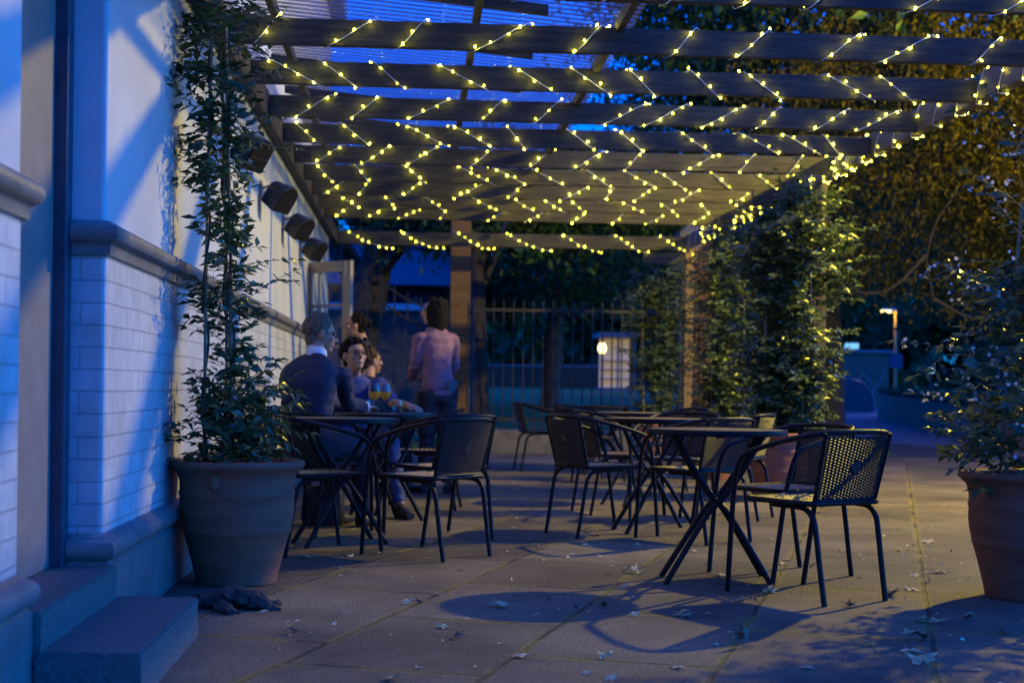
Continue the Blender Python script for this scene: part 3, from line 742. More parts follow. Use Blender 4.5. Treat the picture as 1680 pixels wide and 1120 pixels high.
ch0=make_chair(CH[0][3]); ch0.location=(CH[0][0],CH[0][1],.001); ch0.rotation_euler=(0,0,rad(CH[0][2]))
for x,y,h,l in CH[1:]: dup(ch0,(x,y,.001),rad(h),l)

TH=.735
def make_table(label):
    t=thing('bistro_table',label,'table',(0,0,0),0,'round folding bistro tables')
    b=MB(); seg=64
    b.lathe([(.0005,TH-.012),(.30,TH-.012),(.327,TH-.010),(.330,TH-.002),(.325,TH),(.0005,TH+.0005)],seg); b.build('tabletop',M['tabletop'],t,smooth=35,local=True)
    MB().lathe([(.332,TH-.024),(.341,TH-.024),(.343,TH-.012),(.341,TH+.002),(.332,TH+.002),(.3315,TH-.008),(.332,TH-.024)],seg).build('edge_band',M['frame'],t,smooth=50,local=True)
    MB().box(-.25,.25,-.018,.018,TH-.036,TH-.014).box(-.018,.018,-.2,-.02,TH-.036,TH-.014).box(-.018,.018,.02,.2,TH-.036,TH-.014).build('support_bar',M['frame'],t,local=True)
    for sg in (-1,1):
        for yy in (-.095,.095):
            y1=yy+.028*sg
            MB().tube(catmull([(-sg*.215,y1*.75,TH-.02),(-sg*.10,y1,.52),(-sg*.015,y1,.40),(sg*.06,y1,.32),(sg*.255,y1*1.5,0)],5),.0145,7).build('leg',M['frame'],t,smooth=60,local=True)
    MB().bar((-.006,-.13,.40),(-.006,.13,.40),.012,.012).build('pivot',M['frame'],t,local=True)
    return t
TB=[(1.47,6.86,-6,'front right round table, nearest to the camera, empty'),
 (-.43,8.36,20,'left round table between the vine pot chair and the open floor, empty'),
 (-.2,9.72,40,'round table with the drinks, where the two men sit'),
 (1.57,9.22,10,'second right hand round table, just beyond the front one'),
 (1.76,11.3,30,'third right hand round table, between the second and the farthest'),
 (2.05,15.2,0,'farthest right hand round table, near the end of the pergola')]
tb0=make_table(TB[0][3]); tb0.location=(TB[0][0],TB[0][1],0); tb0.rotation_euler=(0,0,rad(TB[0][2]))
for x,y,h,l in TB[1:]: dup(tb0,(x,y,0),rad(h),l)

# drinks
M['beer']=mat('pale beer',(.75,.48,.06),.1,emit=None)
M['beer']=leaf_mat('pale beer',(.85,.55,.07),(.85,.55,.07),.1,.55)
def wineglass(x,y,lab,fill=.55):
    t=thing('stemmed_glass',lab,'glass',(x,y,TH+.003),0,'drinks on the table')
    MB().lathe([(.0008,.002),(.033,.001),(.034,.003),(.008,.006),(.004,.012),(.0035,.075),(.006,.083),(.024,.095),(.037,.115),(.041,.14),(.038,.175),(.033,.205),(.0315,.205),(.0365,.175),(.0395,.14),(.0355,.116),(.022,.097),(.0006,.088)],28).build('bowl',M['clear'],t,smooth=60,local=True)
    z=.097+.10*fill-.005
    MB().lathe([(.0006,.0895),(.020,.0985),(.0345,.117),(.038,.136),(.0385,z),(.0006,z)],28).build('beer',M['beer'],t,smooth=50,local=True)
wineglass(-.275,9.52,'left of the two stemmed beer glasses, beside the grey haired man\'s hand')
wineglass(-.205,9.60,'right of the two stemmed beer glasses, beside the water tumbler')
def tumbler(x,y,lab,f):
    t=thing('tumbler',lab,'glass',(x,y,TH+.003),0,'drinks on the table')
    MB().lathe([(.0008,.0),(.026,.0),(.034,.02),(.0365,.05),(.033,.09),(.0318,.09),(.0352,.05),(.033,.021),(.025,.004),(.0006,.004)],26).build('cup',M['clear'],t,smooth=60,local=True)
    MB().lathe([(.0006,.0045),(.0245,.0045),(.0325,.022),(.0345,f),(.0006,f)],26).build('water',M['clear'],t,smooth=60,local=True)
tumbler(-.12,9.56,'water tumbler to the right of the beer glasses',.045)
tumbler(-.34,9.80,'small tumbler behind the grey haired man\'s arm',.06)
o=MB().box(-.11,.11,-.045,.045,0,.008).build('folded_menu',mat('menu card',(.06,.06,.08),.4),None,bevel=.002); o.location=(.0,9.58,TH+.004); o.rotation_euler=(0,0,.5); tag(o,'dark folded card lying on the drinks table near the edge','card')

# ------------------------------------------------------------------ people
M['skin']=mat('skin',(.38,.20,.12),.5,noise_amt=.08,nscale=12)
M['navy']=mat('navy knit',(.022,.022,.045),.85,noise_amt=.25,nscale=60,bump=.35,bscale=25)
M['shirt']=mat('white shirt',(.62,.62,.66),.8)
M['blueshirt']=mat('blue shirt',(.03,.045,.16),.8,noise_amt=.2,nscale=15,bump=.35,bscale=18)
M['jeans']=mat('blue jeans',(.045,.07,.16),.85,noise_amt=.25,nscale=18,bump=.4,bscale=16)
M['darkcloth']=mat('dark cloth',(.02,.02,.028),.85,noise_amt=.25,nscale=20,bump=.4,bscale=18)
M['pink']=mat('dusty pink sweater',(.23,.12,.17),.85,noise_amt=.12,nscale=16,bump=.5,bscale=14)
M['hair_dark']=mat('dark hair',(.010,.007,.006),.8,spec=.15,bump=.8,bscale=70,nscale=50,noise_amt=.5,stretch=(1,1,.3))
M['hair_grey']=mat('grey hair',(.20,.15,.10),.8,spec=.15,bump=.8,bscale=70,nscale=60,col2=(.08,.06,.04),stretch=(1,1,.3))
M['hair_brown']=mat('brown hair',(.06,.038,.02),.8,spec=.15,bump=.8,bscale=70,nscale=50,noise_amt=.5,stretch=(1,1,.3))
M['leather']=mat('black leather',(.015,.013,.012),.45,noise_amt=.2)
M['eye']=mat('eye',(.05,.04,.035),.15)

def fuse(parts, name, m, parent, vox=.009, it=3, wrinkle=0):
    """join solid shapes into one continuous skin"""
    me=parts.mesh(name); tmp=bpy.data.objects.new('tmp',me); COL.objects.link(tmp)
    r=tmp.modifiers.new('r','REMESH'); r.mode='VOXEL'; r.voxel_size=vox
    s=tmp.modifiers.new('s','SMOOTH'); s.factor=.5; s.iterations=it
    dg=bpy.context.evaluated_depsgraph_get(); dg.update()
    out=bpy.data.meshes.new_from_object(tmp.evaluated_get(dg)); out.name=name
    bpy.data.objects.remove(tmp); off=V(parent.location)
    for v in out.vertices:
        if wrinkle:
            c=v.co; w=noise.noise(V((c.x*9,c.y*9,c.z*16)))*wrinkle+noise.noise(V((c.x*22,c.y*22,c.z*30)))*wrinkle*.4
            v.co+=v.normal*w
        
    for v in out.vertices: v.co-=off
    out.materials.clear(); out.materials.append(m); smooth_mesh(out,180)
    o=bpy.data.objects.new(name,out); COL.objects.link(o); o.parent=parent; return o
def frame(f,tilt=0,roll=0):
    f=V(f).normalized(); up=V((0,0,1)); r=f.cross(up).normalized(); u=r.cross(f).normalized()
    if tilt: 
        q=Matrix.Rotation(-rad(tilt),3,r); f=q@f; u=q@u
    if roll:
        q=Matrix.Rotation(rad(roll),3,f); r=q@r; u=q@u
    return r,f,u
def head_parts(mb,c,r,f,u,s=1.0):
    """skull, jaw, nose, brow, lips, ears as one union; c is the centre of the head"""
    Mx=Matrix((r,f,u)).transposed()
    L=lambda x,y,z: V(c)+(r*x+f*y+u*z)*s
    mb.ell(L(0,-.012,.025),(.074*s,.092*s,.090*s),20,14,Mx)
    def jaw(p):
        if p.z<0: p=V((p.x*(1+.35*p.z),p.y,p.z))
        return p
    mb.ell(L(0,.018,-.035),(.062*s,.070*s,.082*s),18,12,Mx,jaw)
    mb.ell(L(0,.062,-.092),(.024*s,.022*s,.018*s),12,8,Mx)       # chin
    mb.ell(L(0,.080,.028),(.050*s,.014*s,.010*s),12,8,Mx)        # brow
    for q in (-1,1):
        mb.ell(L(q*.043,.060,-.020),(.020*s,.020*s,.020*s),10,8,Mx)   # cheek
        mb.ell(L(q*.077,-.004,-.002),(.010*s,.018*s,.030*s),10,8,Mx)  # ear
        mb.ell(L(q*.011,.092,-.030),(.008*s,.010*s,.007*s),8,6,Mx)
    mb.tube([L(0,.083,.022),L(0,.096,-.005),L(0,.108,-.027),L(0,.092,-.036)],[.008*s,.010*s,.013*s,.009*s],8)
    mb.ell(L(0,.084,-.056),(.024*s,.010*s,.006*s),10,6,Mx); mb.ell(L(0,.082,-.067),(.020*s,.010*s,.007*s),10,6,Mx)
def hand_parts(mb,w,d,up,thumb,curl=.5,s=1.0):
    """palm and five bent fingers; w wrist, d pointing, up back of the hand, thumb side vector"""
    d=V(d).normalized(); up=(V(up)-d*V(up).dot(d)).normalized(); sd=d.cross(up).normalized()
    if sd.dot(V(thumb))<0: sd=-sd
    w=V(w); pc=w+d*.045*s
    mb.loft([(w,sd*.026*s,up*.018*s),(w+d*.03*s,sd*.036*s,up*.015*s),(w+d*.08*s,sd*.041*s,up*.012*s),(w+d*.09*s,sd*.038*s,up*.009*s)],12)
    for k,(o,l) in enumerate(((.031,.068),(.0105,.078),(-.0105,.072),(-.031,.056))):
        p=w+d*.086*s+sd*o*s; q=[p-d*.012*s,p]; a=rad(8); dirn=d+sd*(o*1.6)
        for j,seg in enumerate((.45,.32,.23)):
            a+=curl*(.55 if j else .35)*(1+.12*k)
            p=p+(dirn*math.cos(a)-up*math.sin(a))*l*seg*s; q.append(p)
        mb.tube(q,[.0088*s,.0088*s,.008*s,.0072*s,.0058*s],7)
    p=w+d*.025*s+sd*.030*s
    mb.tube([p-sd*.01*s,p+(sd*.6+d*.7-up*.15)*.028*s,p+(sd*.65+d*1.3-up*.3)*.040*s,p+(sd*.5+d*1.9-up*.45)*.046*s],[.012*s,.0105*s,.0092*s,.007*s],7)
def limb(mb,pts,rs,n=5):
    P=catmull(pts,n); R=[]
    for i in range(len(P)):
        t=i/(len(P)-1)*(len(rs)-1); k=min(int(t),len(rs)-2); R.append(rs[k]+(rs[k+1]-rs[k])*(t-k))
    mb.tube(P,R,12)

def person(label, S):
    loc=(S['pelvis'][0],S['pelvis'][1],0)
    t=thing('person',label,'person',loc)
    pel=V(S['pelvis']); nk=V(S['neck']); f=V((math.cos(rad(S['head'])),math.sin(rad(S['head'])),0)); r=V((f.y,-f.x,0))
    axis=(nk-pel).normalized(); fr=(f-axis*f.dot(axis)).normalized()
    hw=S.get('shoulder',.19); W=S.get('w',1.0)
    sh={q:nk+r*q*hw-axis*S.get('drop',.06)+fr*S.get('hunch',0) for q in (-1,1)}
    hip={q:pel+r*q*.095 for q in (-1,1)}
    torso=lambda k,dr=0:[(pel-axis*.06,r*(.155*W+k),fr*(.105+k)),(pel+axis*.06,r*(.158*W+k),fr*(.112+k)),(pel.lerp(nk,.36),r*(.142*W+k),fr*(.098+k)),(pel.lerp(nk,.66)+fr*.008-fr*S.get('bow',0),r*(.168*W+k),fr*(.112+k)),(pel.lerp(nk,.84)-fr*S.get('bow',0)*.6,r*(.172*W+k),fr*(.098+k)),(pel.lerp(nk,.94),r*(.125*W+k),fr*(.075+k)),(nk+axis*.01,r*(.062+k),fr*(.058+k))]
    hc=V(S['headc']); hr,hf,hu=frame((math.cos(rad(S['face'])),math.sin(rad(S['face'])),0),S.get('tilt',0),S.get('hroll',0))
    # body: one skin
    b=MB(); b.loft(torso(-.012)); limb(b,[nk-axis*.04,nk+axis*.03,hc-hu*.06-hf*.02],[.062,.054,.052])
    head_parts(b,hc,hr,hf,hu,S.get('hs',1.0))
    for q in (-1,1):
        e,w=V(S['elbow'][q]),V(S['wrist'][q])
        limb(b,[sh[q],sh[q].lerp(e,.5),e],[.052,.046,.038]); limb(b,[e,e.lerp(w,.35),w],[.036,.036,.025])
        k,a=V(S['knee'][q]),V(S['ankle'][q])
        limb(b,[hip[q],hip[q].lerp(k,.5),k],[.088,.074,.054]); limb(b,[k,k.lerp(a,.35),a],[.055,.055,.036])
        hd=V(S['handdir'][q]); hand_parts(b,w+hd.normalized()*.002,hd,S['handup'][q],S['thumb'][q],S.get('curl',.5),.95)
    fuse(b,'body',M['skin'],t,.0062,2)
    # clothes
    c=MB(); c.loft(torso(.012)); 
    for q in (-1,1):
        e,w=V(S['elbow'][q]),V(S['wrist'][q])
        limb(c,[sh[q],sh[q].lerp(e,.5),e],[.064,.059,.052])
        if S.get('sleeve',1)>.6: limb(c,[e,e.lerp(w,.35),e.lerp(w,S['sleeve'])],[.052,.052,.040])
        c.ell(sh[q]-axis*.012-r*q*.012,(.060,.060,.055),14,10)
    fuse(c,S['top'][0],M[S['top'][1]],t,.011,4,.011)
    p=MB(); p.loft([(pel-axis*.12,r*.15,fr*.10),(pel,r*.166*W,fr*.122),(pel+axis*.055,r*.162*W,fr*.118)])
    for q in (-1,1):
        k,a=V(S['knee'][q]),V(S['ankle'][q]); an=k.lerp(a,.96)
        limb(p,[hip[q],hip[q].lerp(k,.5),k],[.100,.088,.070]); limb(p,[k,k.lerp(a,.4),an],[.070,.066,.056])
        td=V(S['toe'][q]).normalized()
        s=MB(); g=V((a.x,a.y,.045)); s.loft([(g-td*.055,td.cross(V((0,0,1)))*.032,V((0,0,.043))),(g+td*.02,td.cross(V((0,0,1)))*.038,V((0,0,.045))),(g+td*.11-V((0,0,.01)),td.cross(V((0,0,1)))*.044,V((0,0,.034))),(g+td*.19-V((0,0,.018)),td.cross(V((0,0,1)))*.030,V((0,0,.022)))],12,2.2)
        s.build('shoe',M['leather'],t,smooth=70)
    fuse(p,'trousers',M[S['legs']],t,.012,4,.011)
    if S.get('cuff'):
        for q in (-1,1):
            e,w=V(S['elbow'][q]),V(S['wrist'][q]); dd=(w-e).normalized()
            MB().tube([e.lerp(w,.93),w+dd*.012],[.036,.037],14).build('cuff',M['shirt'],t,smooth=60)
    if S.get('collar'):
        MB().tube([nk-axis*.012,nk+axis*.028+fr*.004,nk+axis*.052+fr*.008],[.074,.068,.063],18,False).build('collar',M['shirt'],t,smooth=70).modifiers.new('t','SOLIDIFY').thickness=.006
    # hair: many overlapping tufts over the skull fused into one mass
    Lx=lambda x,y,z: hc+(hr*x+hf*y+hu*z)*S.get('hs',1.0)
    h=MB(); Mx=Matrix((hr,hf,hu)).transposed(); rg=random.Random(S.get('seed',1))
    h.ell(Lx(0,-.022,.036),(.080,.093,.089),22,14,Mx)
    st=S['hair'][1]
    for k in range(S.get('tufts',150)):
        th=rg.uniform(-math.pi,math.pi); z=rg.uniform(-.35,1); rr=math.sqrt(max(0,1-z*z))
        x,y=rr*math.sin(th),rr*math.cos(th)
        if y>.30 and z<.62: continue
        if st!='long' and abs(x)>.55 and z<.05 and y>-.25: continue
        sz=rg.uniform(.010,.020)*(1.25 if st=='curly' else .8)
        P=Lx(x*.083,-.022+y*.097,.036+z*.094)
        h.ell(P,(sz,sz*(1 if st=='curly' else .8),sz*(1 if st=='curly' else 1.6)),8,6,Mx)
    if st=='short':
        h.ell(Lx(0,-.055,-.035),(.064,.045,.05),14,10,Mx)
    if st=='curly':
        h.ell(Lx(0,-.06,-.03),(.066,.042,.05),14,10,Mx)
        for k in range(16): h.ell(Lx(rg.uniform(-.06,.06),rg.uniform(.05,.075),rg.uniform(.085,.11)),(.017,.017,.015),8,6,Mx)
    if st=='long':
        h.ell(Lx(0,-.045,-.035),(.098,.080,.135),18,12,Mx)
        for k in range(90):
            th=rg.uniform(.62,math.pi*2-.62); x,y=math.sin(th),math.cos(th); ln=rg.uniform(.15,.235)
            a0=Lx(x*.078,-.02+y*.09,.05); a1=Lx(x*.090,-.03+y*.09,-.05); a2=Lx(x*(.085+rg.uniform(-.015,.02)),-.05+y*.065,.05-ln)
            limb(h,[a0,a1,a2],[.016,.017,.009],3)
    if st=='bun':
        h.ell(Lx(0,-.12,.06),(.042,.04,.042),12,8,Mx); h.ell(Lx(0,-.06,-.03),(.062,.045,.05),14,10,Mx)
        for k in range(24):
            a=rg.uniform(0,6.28); h.ell(Lx(.035*math.cos(a),-.125+rg.uniform(-.03,.02),.06+.035*math.sin(a)),(.014,.014,.014),8,6,Mx)
    fuse(h,'hair',M[S['hair'][0]],t,.010 if st=='long' else .0065,4 if st=='long' else 1)
    for q in (-1,1):
        MB().ell(Lx(q*.031,.0765,.006),(.0125,.0085,.0075),12,8,Mx).build('eye',M['eye'],t,smooth=80)
    if S.get('glasses'):
        gl=MB()
        for q in (-1,1):
            ring=[Lx(q*.033+.025*math.copysign(abs(math.cos(a))**.75,math.cos(a)),.100,.004+.018*math.copysign(abs(math.sin(a))**.75,math.sin(a))) for a in [2*math.pi*i/20 for i in range(21)]]
            gl.tube(ring,.0024,6,False); gl.tube([Lx(q*.058,.099,.010),Lx(q*.076,.080,.012),Lx(q*.081,.0,.012),Lx(q*.080,-.02,-.006)],.0022,6)
        gl.tube([Lx(-.009,.101,.008),Lx(0,.104,.010),Lx(.009,.101,.008)],.0022,6)
        gl.build('glasses',M['black'],t,smooth=70)
    return t
Z=V((0,0,1))
# grey haired man, back to the camera, face in profile to the right
person('grey haired man in glasses and a navy sweater, seated with his back to the camera',dict(
 pelvis=(-.70,8.93,.53),neck=(-.635,9.05,1.10),head=62,headc=(-.605,9.10,1.245),face=12,tilt=6,drop=.095,shoulder=.195,bow=.05,hunch=.03,w=1.08,
 elbow={1:(-.43,9.16,.80),-1:(-.74,9.40,.83)},wrist={1:(-.335,9.42,.785),-1:(-.46,9.62,.785)},
 handdir={1:(.55,.8,-.05),-1:(.85,.4,-.05)},handup={1:(0,0,1),-1:(0,0,1)},thumb={1:(-.8,.5,0),-1:(.5,-.8,0)},
 knee={1:(-.36,9.30,.54),-1:(-.56,9.42,.54)},ankle={1:(-.33,9.36,.09),-1:(-.52,9.50,.09)},toe={1:(.5,.8,0),-1:(.5,.8,0)},
 top=('sweater','navy'),legs='darkcloth',sleeve=.95,cuff=True,collar=True,hair=('hair_grey','short'),glasses=True,seed=4))
person('young man in glasses and blue shirt, leaning with one arm across the drinks table',dict(
 pelvis=(-.52,10.52,.53),neck=(-.45,10.24,1.00),head=-62,headc=(-.435,10.14,1.13),face=-62,tilt=-14,shoulder=.19,hunch=.03,
 elbow={-1:(-.16,10.06,.80),1:(-.60,9.98,.79)},wrist={-1:(-.045,9.86,.79),1:(-.44,9.82,.78)},
 handdir={-1:(.5,-.62,-.12),1:(.8,-.45,0)},handup={1:(0,0,1),-1:(.1,-.1,1)},thumb={1:(.3,.8,0),-1:(-.7,-.5,0)},
 knee={-1:(-.18,10.12,.54),1:(-.42,10.02,.54)},ankle={-1:(-.10,10.0,.09),1:(-.36,9.92,.09)},toe={1:(.4,-.9,0),-1:(.4,-.9,0)},
 top=('shirt','blueshirt'),legs='jeans',sleeve=.5,hair=('hair_dark','curly'),glasses=True,seed=8,tufts=230))
person('brown haired person in dark clothes, seated beyond the two men, mostly hidden',dict(
 pelvis=(-.44,12.0,.53),neck=(-.40,12.08,.99),head=50,headc=(-.385,12.13,1.13),face=30,tilt=-5,
 elbow={1:(-.16,12.1,.76),-1:(-.62,12.3,.76)},wrist={1:(-.12,12.3,.74),-1:(-.4,12.42,.74)},
 handdir={1:(.2,1,0),-1:(.8,.5,0)},handup={1:(0,0,1),-1:(0,0,1)},thumb={1:(-1,.2,0),-1:(.5,-.8,0)},
 knee={1:(-.10,12.35,.54),-1:(-.3,12.48,.54)},ankle={1:(-.06,12.4,.09),-1:(-.26,12.5,.09)},toe={1:(.7,.7,0),-1:(.7,.7,0)},
 top=('jacket','darkcloth'),legs='darkcloth',sleeve=.97,hair=('hair_brown','short'),seed=12))
person('dark haired woman in black, standing by the glazed door and turned to the left',dict(
 pelvis=(-.50,13.75,.86),neck=(-.53,13.75,1.36),head=188,headc=(-.595,13.74,1.49),face=188,tilt=-10,shoulder=.17,w=.9,
 elbow={1:(-.60,13.98,1.06),-1:(-.62,13.52,1.06)},wrist={1:(-.78,13.95,.98),-1:(-.80,13.6,.98)},
 handdir={1:(-1,0,-.2),-1:(-1,.1,-.2)},handup={1:(0,.3,1),-1:(0,-.3,1)},thumb={1:(0,-1,.4),-1:(0,1,.4)},
 knee={1:(-.50,13.85,.46),-1:(-.52,13.65,.46)},ankle={1:(-.47,13.85,.09),-1:(-.46,13.65,.09)},toe={1:(-1,0,0),-1:(-1,0,0)},
 top=('jumper','darkcloth'),legs='darkcloth',sleeve=.97,hair=('hair_dark','bun'),seed=15))
person('standing woman seen from behind in a dusty pink sweater and black trousers',dict(
 pelvis=(.19,12.28,.90),neck=(.17,12.30,1.42),head=118,headc=(.15,12.32,1.565),face=172,tilt=-4,shoulder=.158,w=.80,drop=.07,
 elbow={1:(.335,12.44,1.12),-1:(-.005,12.26,1.12)},wrist={1:(.25,12.60,.98),-1:(-.04,12.47,.99)},
 handdir={1:(-.8,.4,.1),-1:(.3,.9,.1)},handup={1:(.3,.4,.8),-1:(-.5,0,.8)},thumb={1:(-.4,-.6,.5),-1:(.8,-.2,.5)},
 knee={1:(.27,12.31,.48),-1:(.10,12.31,.48)},ankle={1:(.28,12.27,.09),-1:(.08,12.27,.09)},toe={1:(.15,1,0),-1:(-.15,1,0)},
 top=('sweater','pink'),legs='darkcloth',sleeve=.96,hair=('hair_dark','long'),seed=22))
o=MB().box(-.03,.03,-.004,.004,-.05,.05).build('mobile_phone',mat('phone shell',(.03,.08,.10),.25),None,bevel=.004)
o.location=(.318,12.165,.93); o.rotation_euler=(-.1,.5,.15); tag(o,'mobile phone tucked in the back pocket of the black trousers','phone')
# bag on the ground
bag=thing('shoulder_bag','black bag standing on the paving under the drinkers\' table','bag',(-.60,9.45,0))
b=MB(); b.loft([((-.60,9.45,.0),(.13,0,0),(0,.07,0)),((-.60,9.45,.05),(.145,0,0),(0,.085,0)),((-.60,9.45,.2),(.135,0,0),(0,.06,0)),((-.60,9.45,.26),(.115,0,0),(0,.03,0))],20,3); b.build('body',M['leather'],bag,smooth=50)
MB().tube(catmull([(-.70,9.45,.24),(-.66,9.44,.33),(-.60,9.43,.36),(-.54,9.44,.33),(-.50,9.45,.24)],5),.008,7).build('strap',M['leather'],bag,smooth=70)

# ------------------------------------------------------------------ boundary: low wall, railings, gate, piers
kw=MB().box(.62,3.78,19.66,20.04,-.01,.33); kw.build('low_wall',M['kerb'],None,bevel=.02)
o=bpy.data.objects['low_wall']; tag(o,'low stone wall under the iron railings','wall')
def railing(name,lab,x0,x1,y,z0,ztop,step,rails,cat,arch=None,group=None):
    t=thing(name,lab,cat,((x0+x1)/2,y,z0),0,group)
    n=int(round((x1-x0)/step)); proto=None
    for zz in rails:
        if arch: pts=[(x0+(x1-x0)*k/20,y,arch(x0+(x1-x0)*k/20)+zz) for k in range(21)]; MB().tube(pts,.016,6).build('rail',M['iron'],t)
        else: MB().box(x0,x1,y-.008,y+.008,zz-.02,zz+.02).build('rail',M['iron'],t)
    for i in range(n+1):
        x=x0+(x1-x0)*i/n
        if arch:
            zt=arch(x)+.05; MB().tube([(x,y+.0,z0),(x,y,zt),(x,y,zt+.07)],[.011,.011,.002],6).build('bar',M['iron'],t)
        else:
            if proto is None:
                proto=MB().tube([(0,0,0),(0,0,ztop-z0-.09),(0,0,ztop-z0-.07),(0,0,ztop-z0)],[.011,.011,.017,.001],6).build('bar',M['iron'],t,local=True); b=proto
            else: b=proto.copy(); COL.objects.link(b); b.parent=t
            b.location=(x-(x0+x1)/2,0,0)
    return t
railing('iron_railing','black iron railings on the low wall, behind the right hand tables',.80,3.72,19.86,.33,2.15,.142,(.48,2.0),'railing')
railing('iron_railing','black iron railings right of the corner post, in front of the brick pier',3.84,4.5,19.86,-.01,2.15,.075,(.3,2.0),'railing')
t=railing('iron_gate','tall iron gate with a swept top, left of the orange lit pier',-1.05,.43,19.9,.04,2.6,.19,(0,-.27),'gate',arch=lambda x:2.02+.95*max(0,(.25-x)/1.3)**1.8)
def pier(x0,x1,y0,y1,h,lab):
    t=thing('gate_pier',lab,'gate pier',((x0+x1)/2,(y0+y1)/2,0)); MB().box(x0,x1,y0,y1,-.01,h).build('shaft',M['brick'],t,bevel=.01)
    MB().box(x0-.05,x1+.05,y0-.05,y1+.05,h,h+.09).quadbox([(x0-.03,y0-.03,h+.09),(x1+.03,y0-.03,h+.09),(x1+.03,y1+.03,h+.09),(x0-.03,y1+.03,h+.09),(x0+.1,y0+.1,h+.2),(x1-.1,y0+.1,h+.2),(x1-.1,y1-.1,h+.2),(x0+.1,y1-.1,h+.2)]).build('cap',M['kerb'],t)
pier(.47,.75,19.98,20.28,3.35,'brick gate pier lit orange, behind the woman in pink')
pier(3.80,4.22,20.2,20.6,3.1,'brick pier lit orange beside the corner post of the pergola')

# lawn beyond
bm=bmesh.new(); gx,gy=60,50
for j in range(gy+1):
    for i in range(gx+1):
        y=20.06+44*j/gy; x=-14+(21+(y-20)*.2)*i/gx
        bm.verts.new((x,y,-.02 if i in (0,gx) or j==0 else .16+.10*min(1,max(0,(y-20.3)/6))+max(0,y-24)*.019+.05*noise.noise(V((x*.4,y*.4,0)))))
bm.verts.ensure_lookup_table()
for j in range(gy):
    for i in range(gx): a=j*(gx+1)+i; bm.faces.new([bm.verts[k] for k in (a,a+1,a+gx+2,a+gx+1)])
me=bpy.data.meshes.new('lawn'); bm.to_mesh(me); bm.free(); me.materials.append(M['grass']); lo=bpy.data.objects.new('lawn',me); COL.objects.link(lo); struct(lo); smooth_mesh(me,80)
# path on the right beyond the paving
g=MB(); pl_=[(9.2,19.5),(16,19.5),(16.0,30),(20.5,49),(26,75),(14,75),(10.5,49),(8.0,30)]
g.v=[(x,y,-.006) for x,y in pl_]; g.f=[tuple(range(len(pl_)))]; struct(g.build('path',mat('pale path',(.16,.15,.135),.85,noise_amt=.2,nscale=6,bump=.3)))

# curved raised bed on the right
def raised_bed():
    t=thing('raised_bed','long curved raised bed with timber edging and low green planting','planter',(15,36,0))
    edge=catmull([(16.4,49.6),(14.6,43),(12.9,36),(11.3,29.5),(10.2,24),(10.4,19.5),(13,17.5),(19,17.5)],10)
    h=lambda y:.62+.25*max(0,min(1,(y-24)/25))
    w=MB()
    E=[(p[0],p[1]) for p in [(q.x,q.y) for q in [V((a[0],a[1],0)) for a in edge]]]
    n=len(E)
    for i,(x,y) in enumerate(E):
        d=V((E[min(i+1,n-1)][0]-E[max(i-1,0)][0],E[min(i+1,n-1)][1]-E[max(i-1,0)][1])).normalized(); nr=V((-d.y,d.x))*.12
        w.v+=[(x,y,-.02),(x,y,h(y)),(x+nr.x,y+nr.y,h(y)),(x+nr.x,y+nr.y,-.02)]
    for i in range(n-1):
        for k in range(3): a=i*4+k; w.f.append((a,a+4,a+5,a+1))
    w.build('edging',mat('timber sleeper edging',(.20,.14,.07),.85,nscale=5,col2=(.11,.075,.04),stretch=(.6,.6,6),bump=.4,bscale=12),t,fixn=True)
    s=MB(); 
    for x,y in E: s.v.append((x+.06,y+.02,h(y)-.06))
    far=[(30,17.5),(30,52)]; k0=len(s.v); s.v+=[(x,y,.6) for x,y in far]
    s.f.append(tuple(range(len(s.v)))); s.build('soil',M['soil'],t)
    N=24000; P=[];rg=RNG
    Ex=np.array(E); 
    yy=rg.uniform(17.8,50,N); xe=np.interp(yy,Ex[::-1,1][0:] if False else np.sort(Ex[:66,1]),Ex[:66,0][np.argsort(Ex[:66,1])]); xx=xe+.1+np.abs(rg.normal(0,1,N))**1.3*3.5
    zz=.66+.25*np.clip((yy-24)/25,0,1)+rg.uniform(-.05,.06,N)
    P=np.stack([xx,yy,zz],1); D=rg.normal(0,1,(N,3)); D[:,2]=np.abs(D[:,2])*.5; Nn=rg.normal(0,.4,(N,3)); Nn[:,2]=1
    L=rg.uniform(.10,.22,N); v,f=leaf_arrays(P,D,Nn,L,L*.5); po=np_mesh('planting',v,f,M['hedge'],t); po['kind']='stuff'
raised_bed()

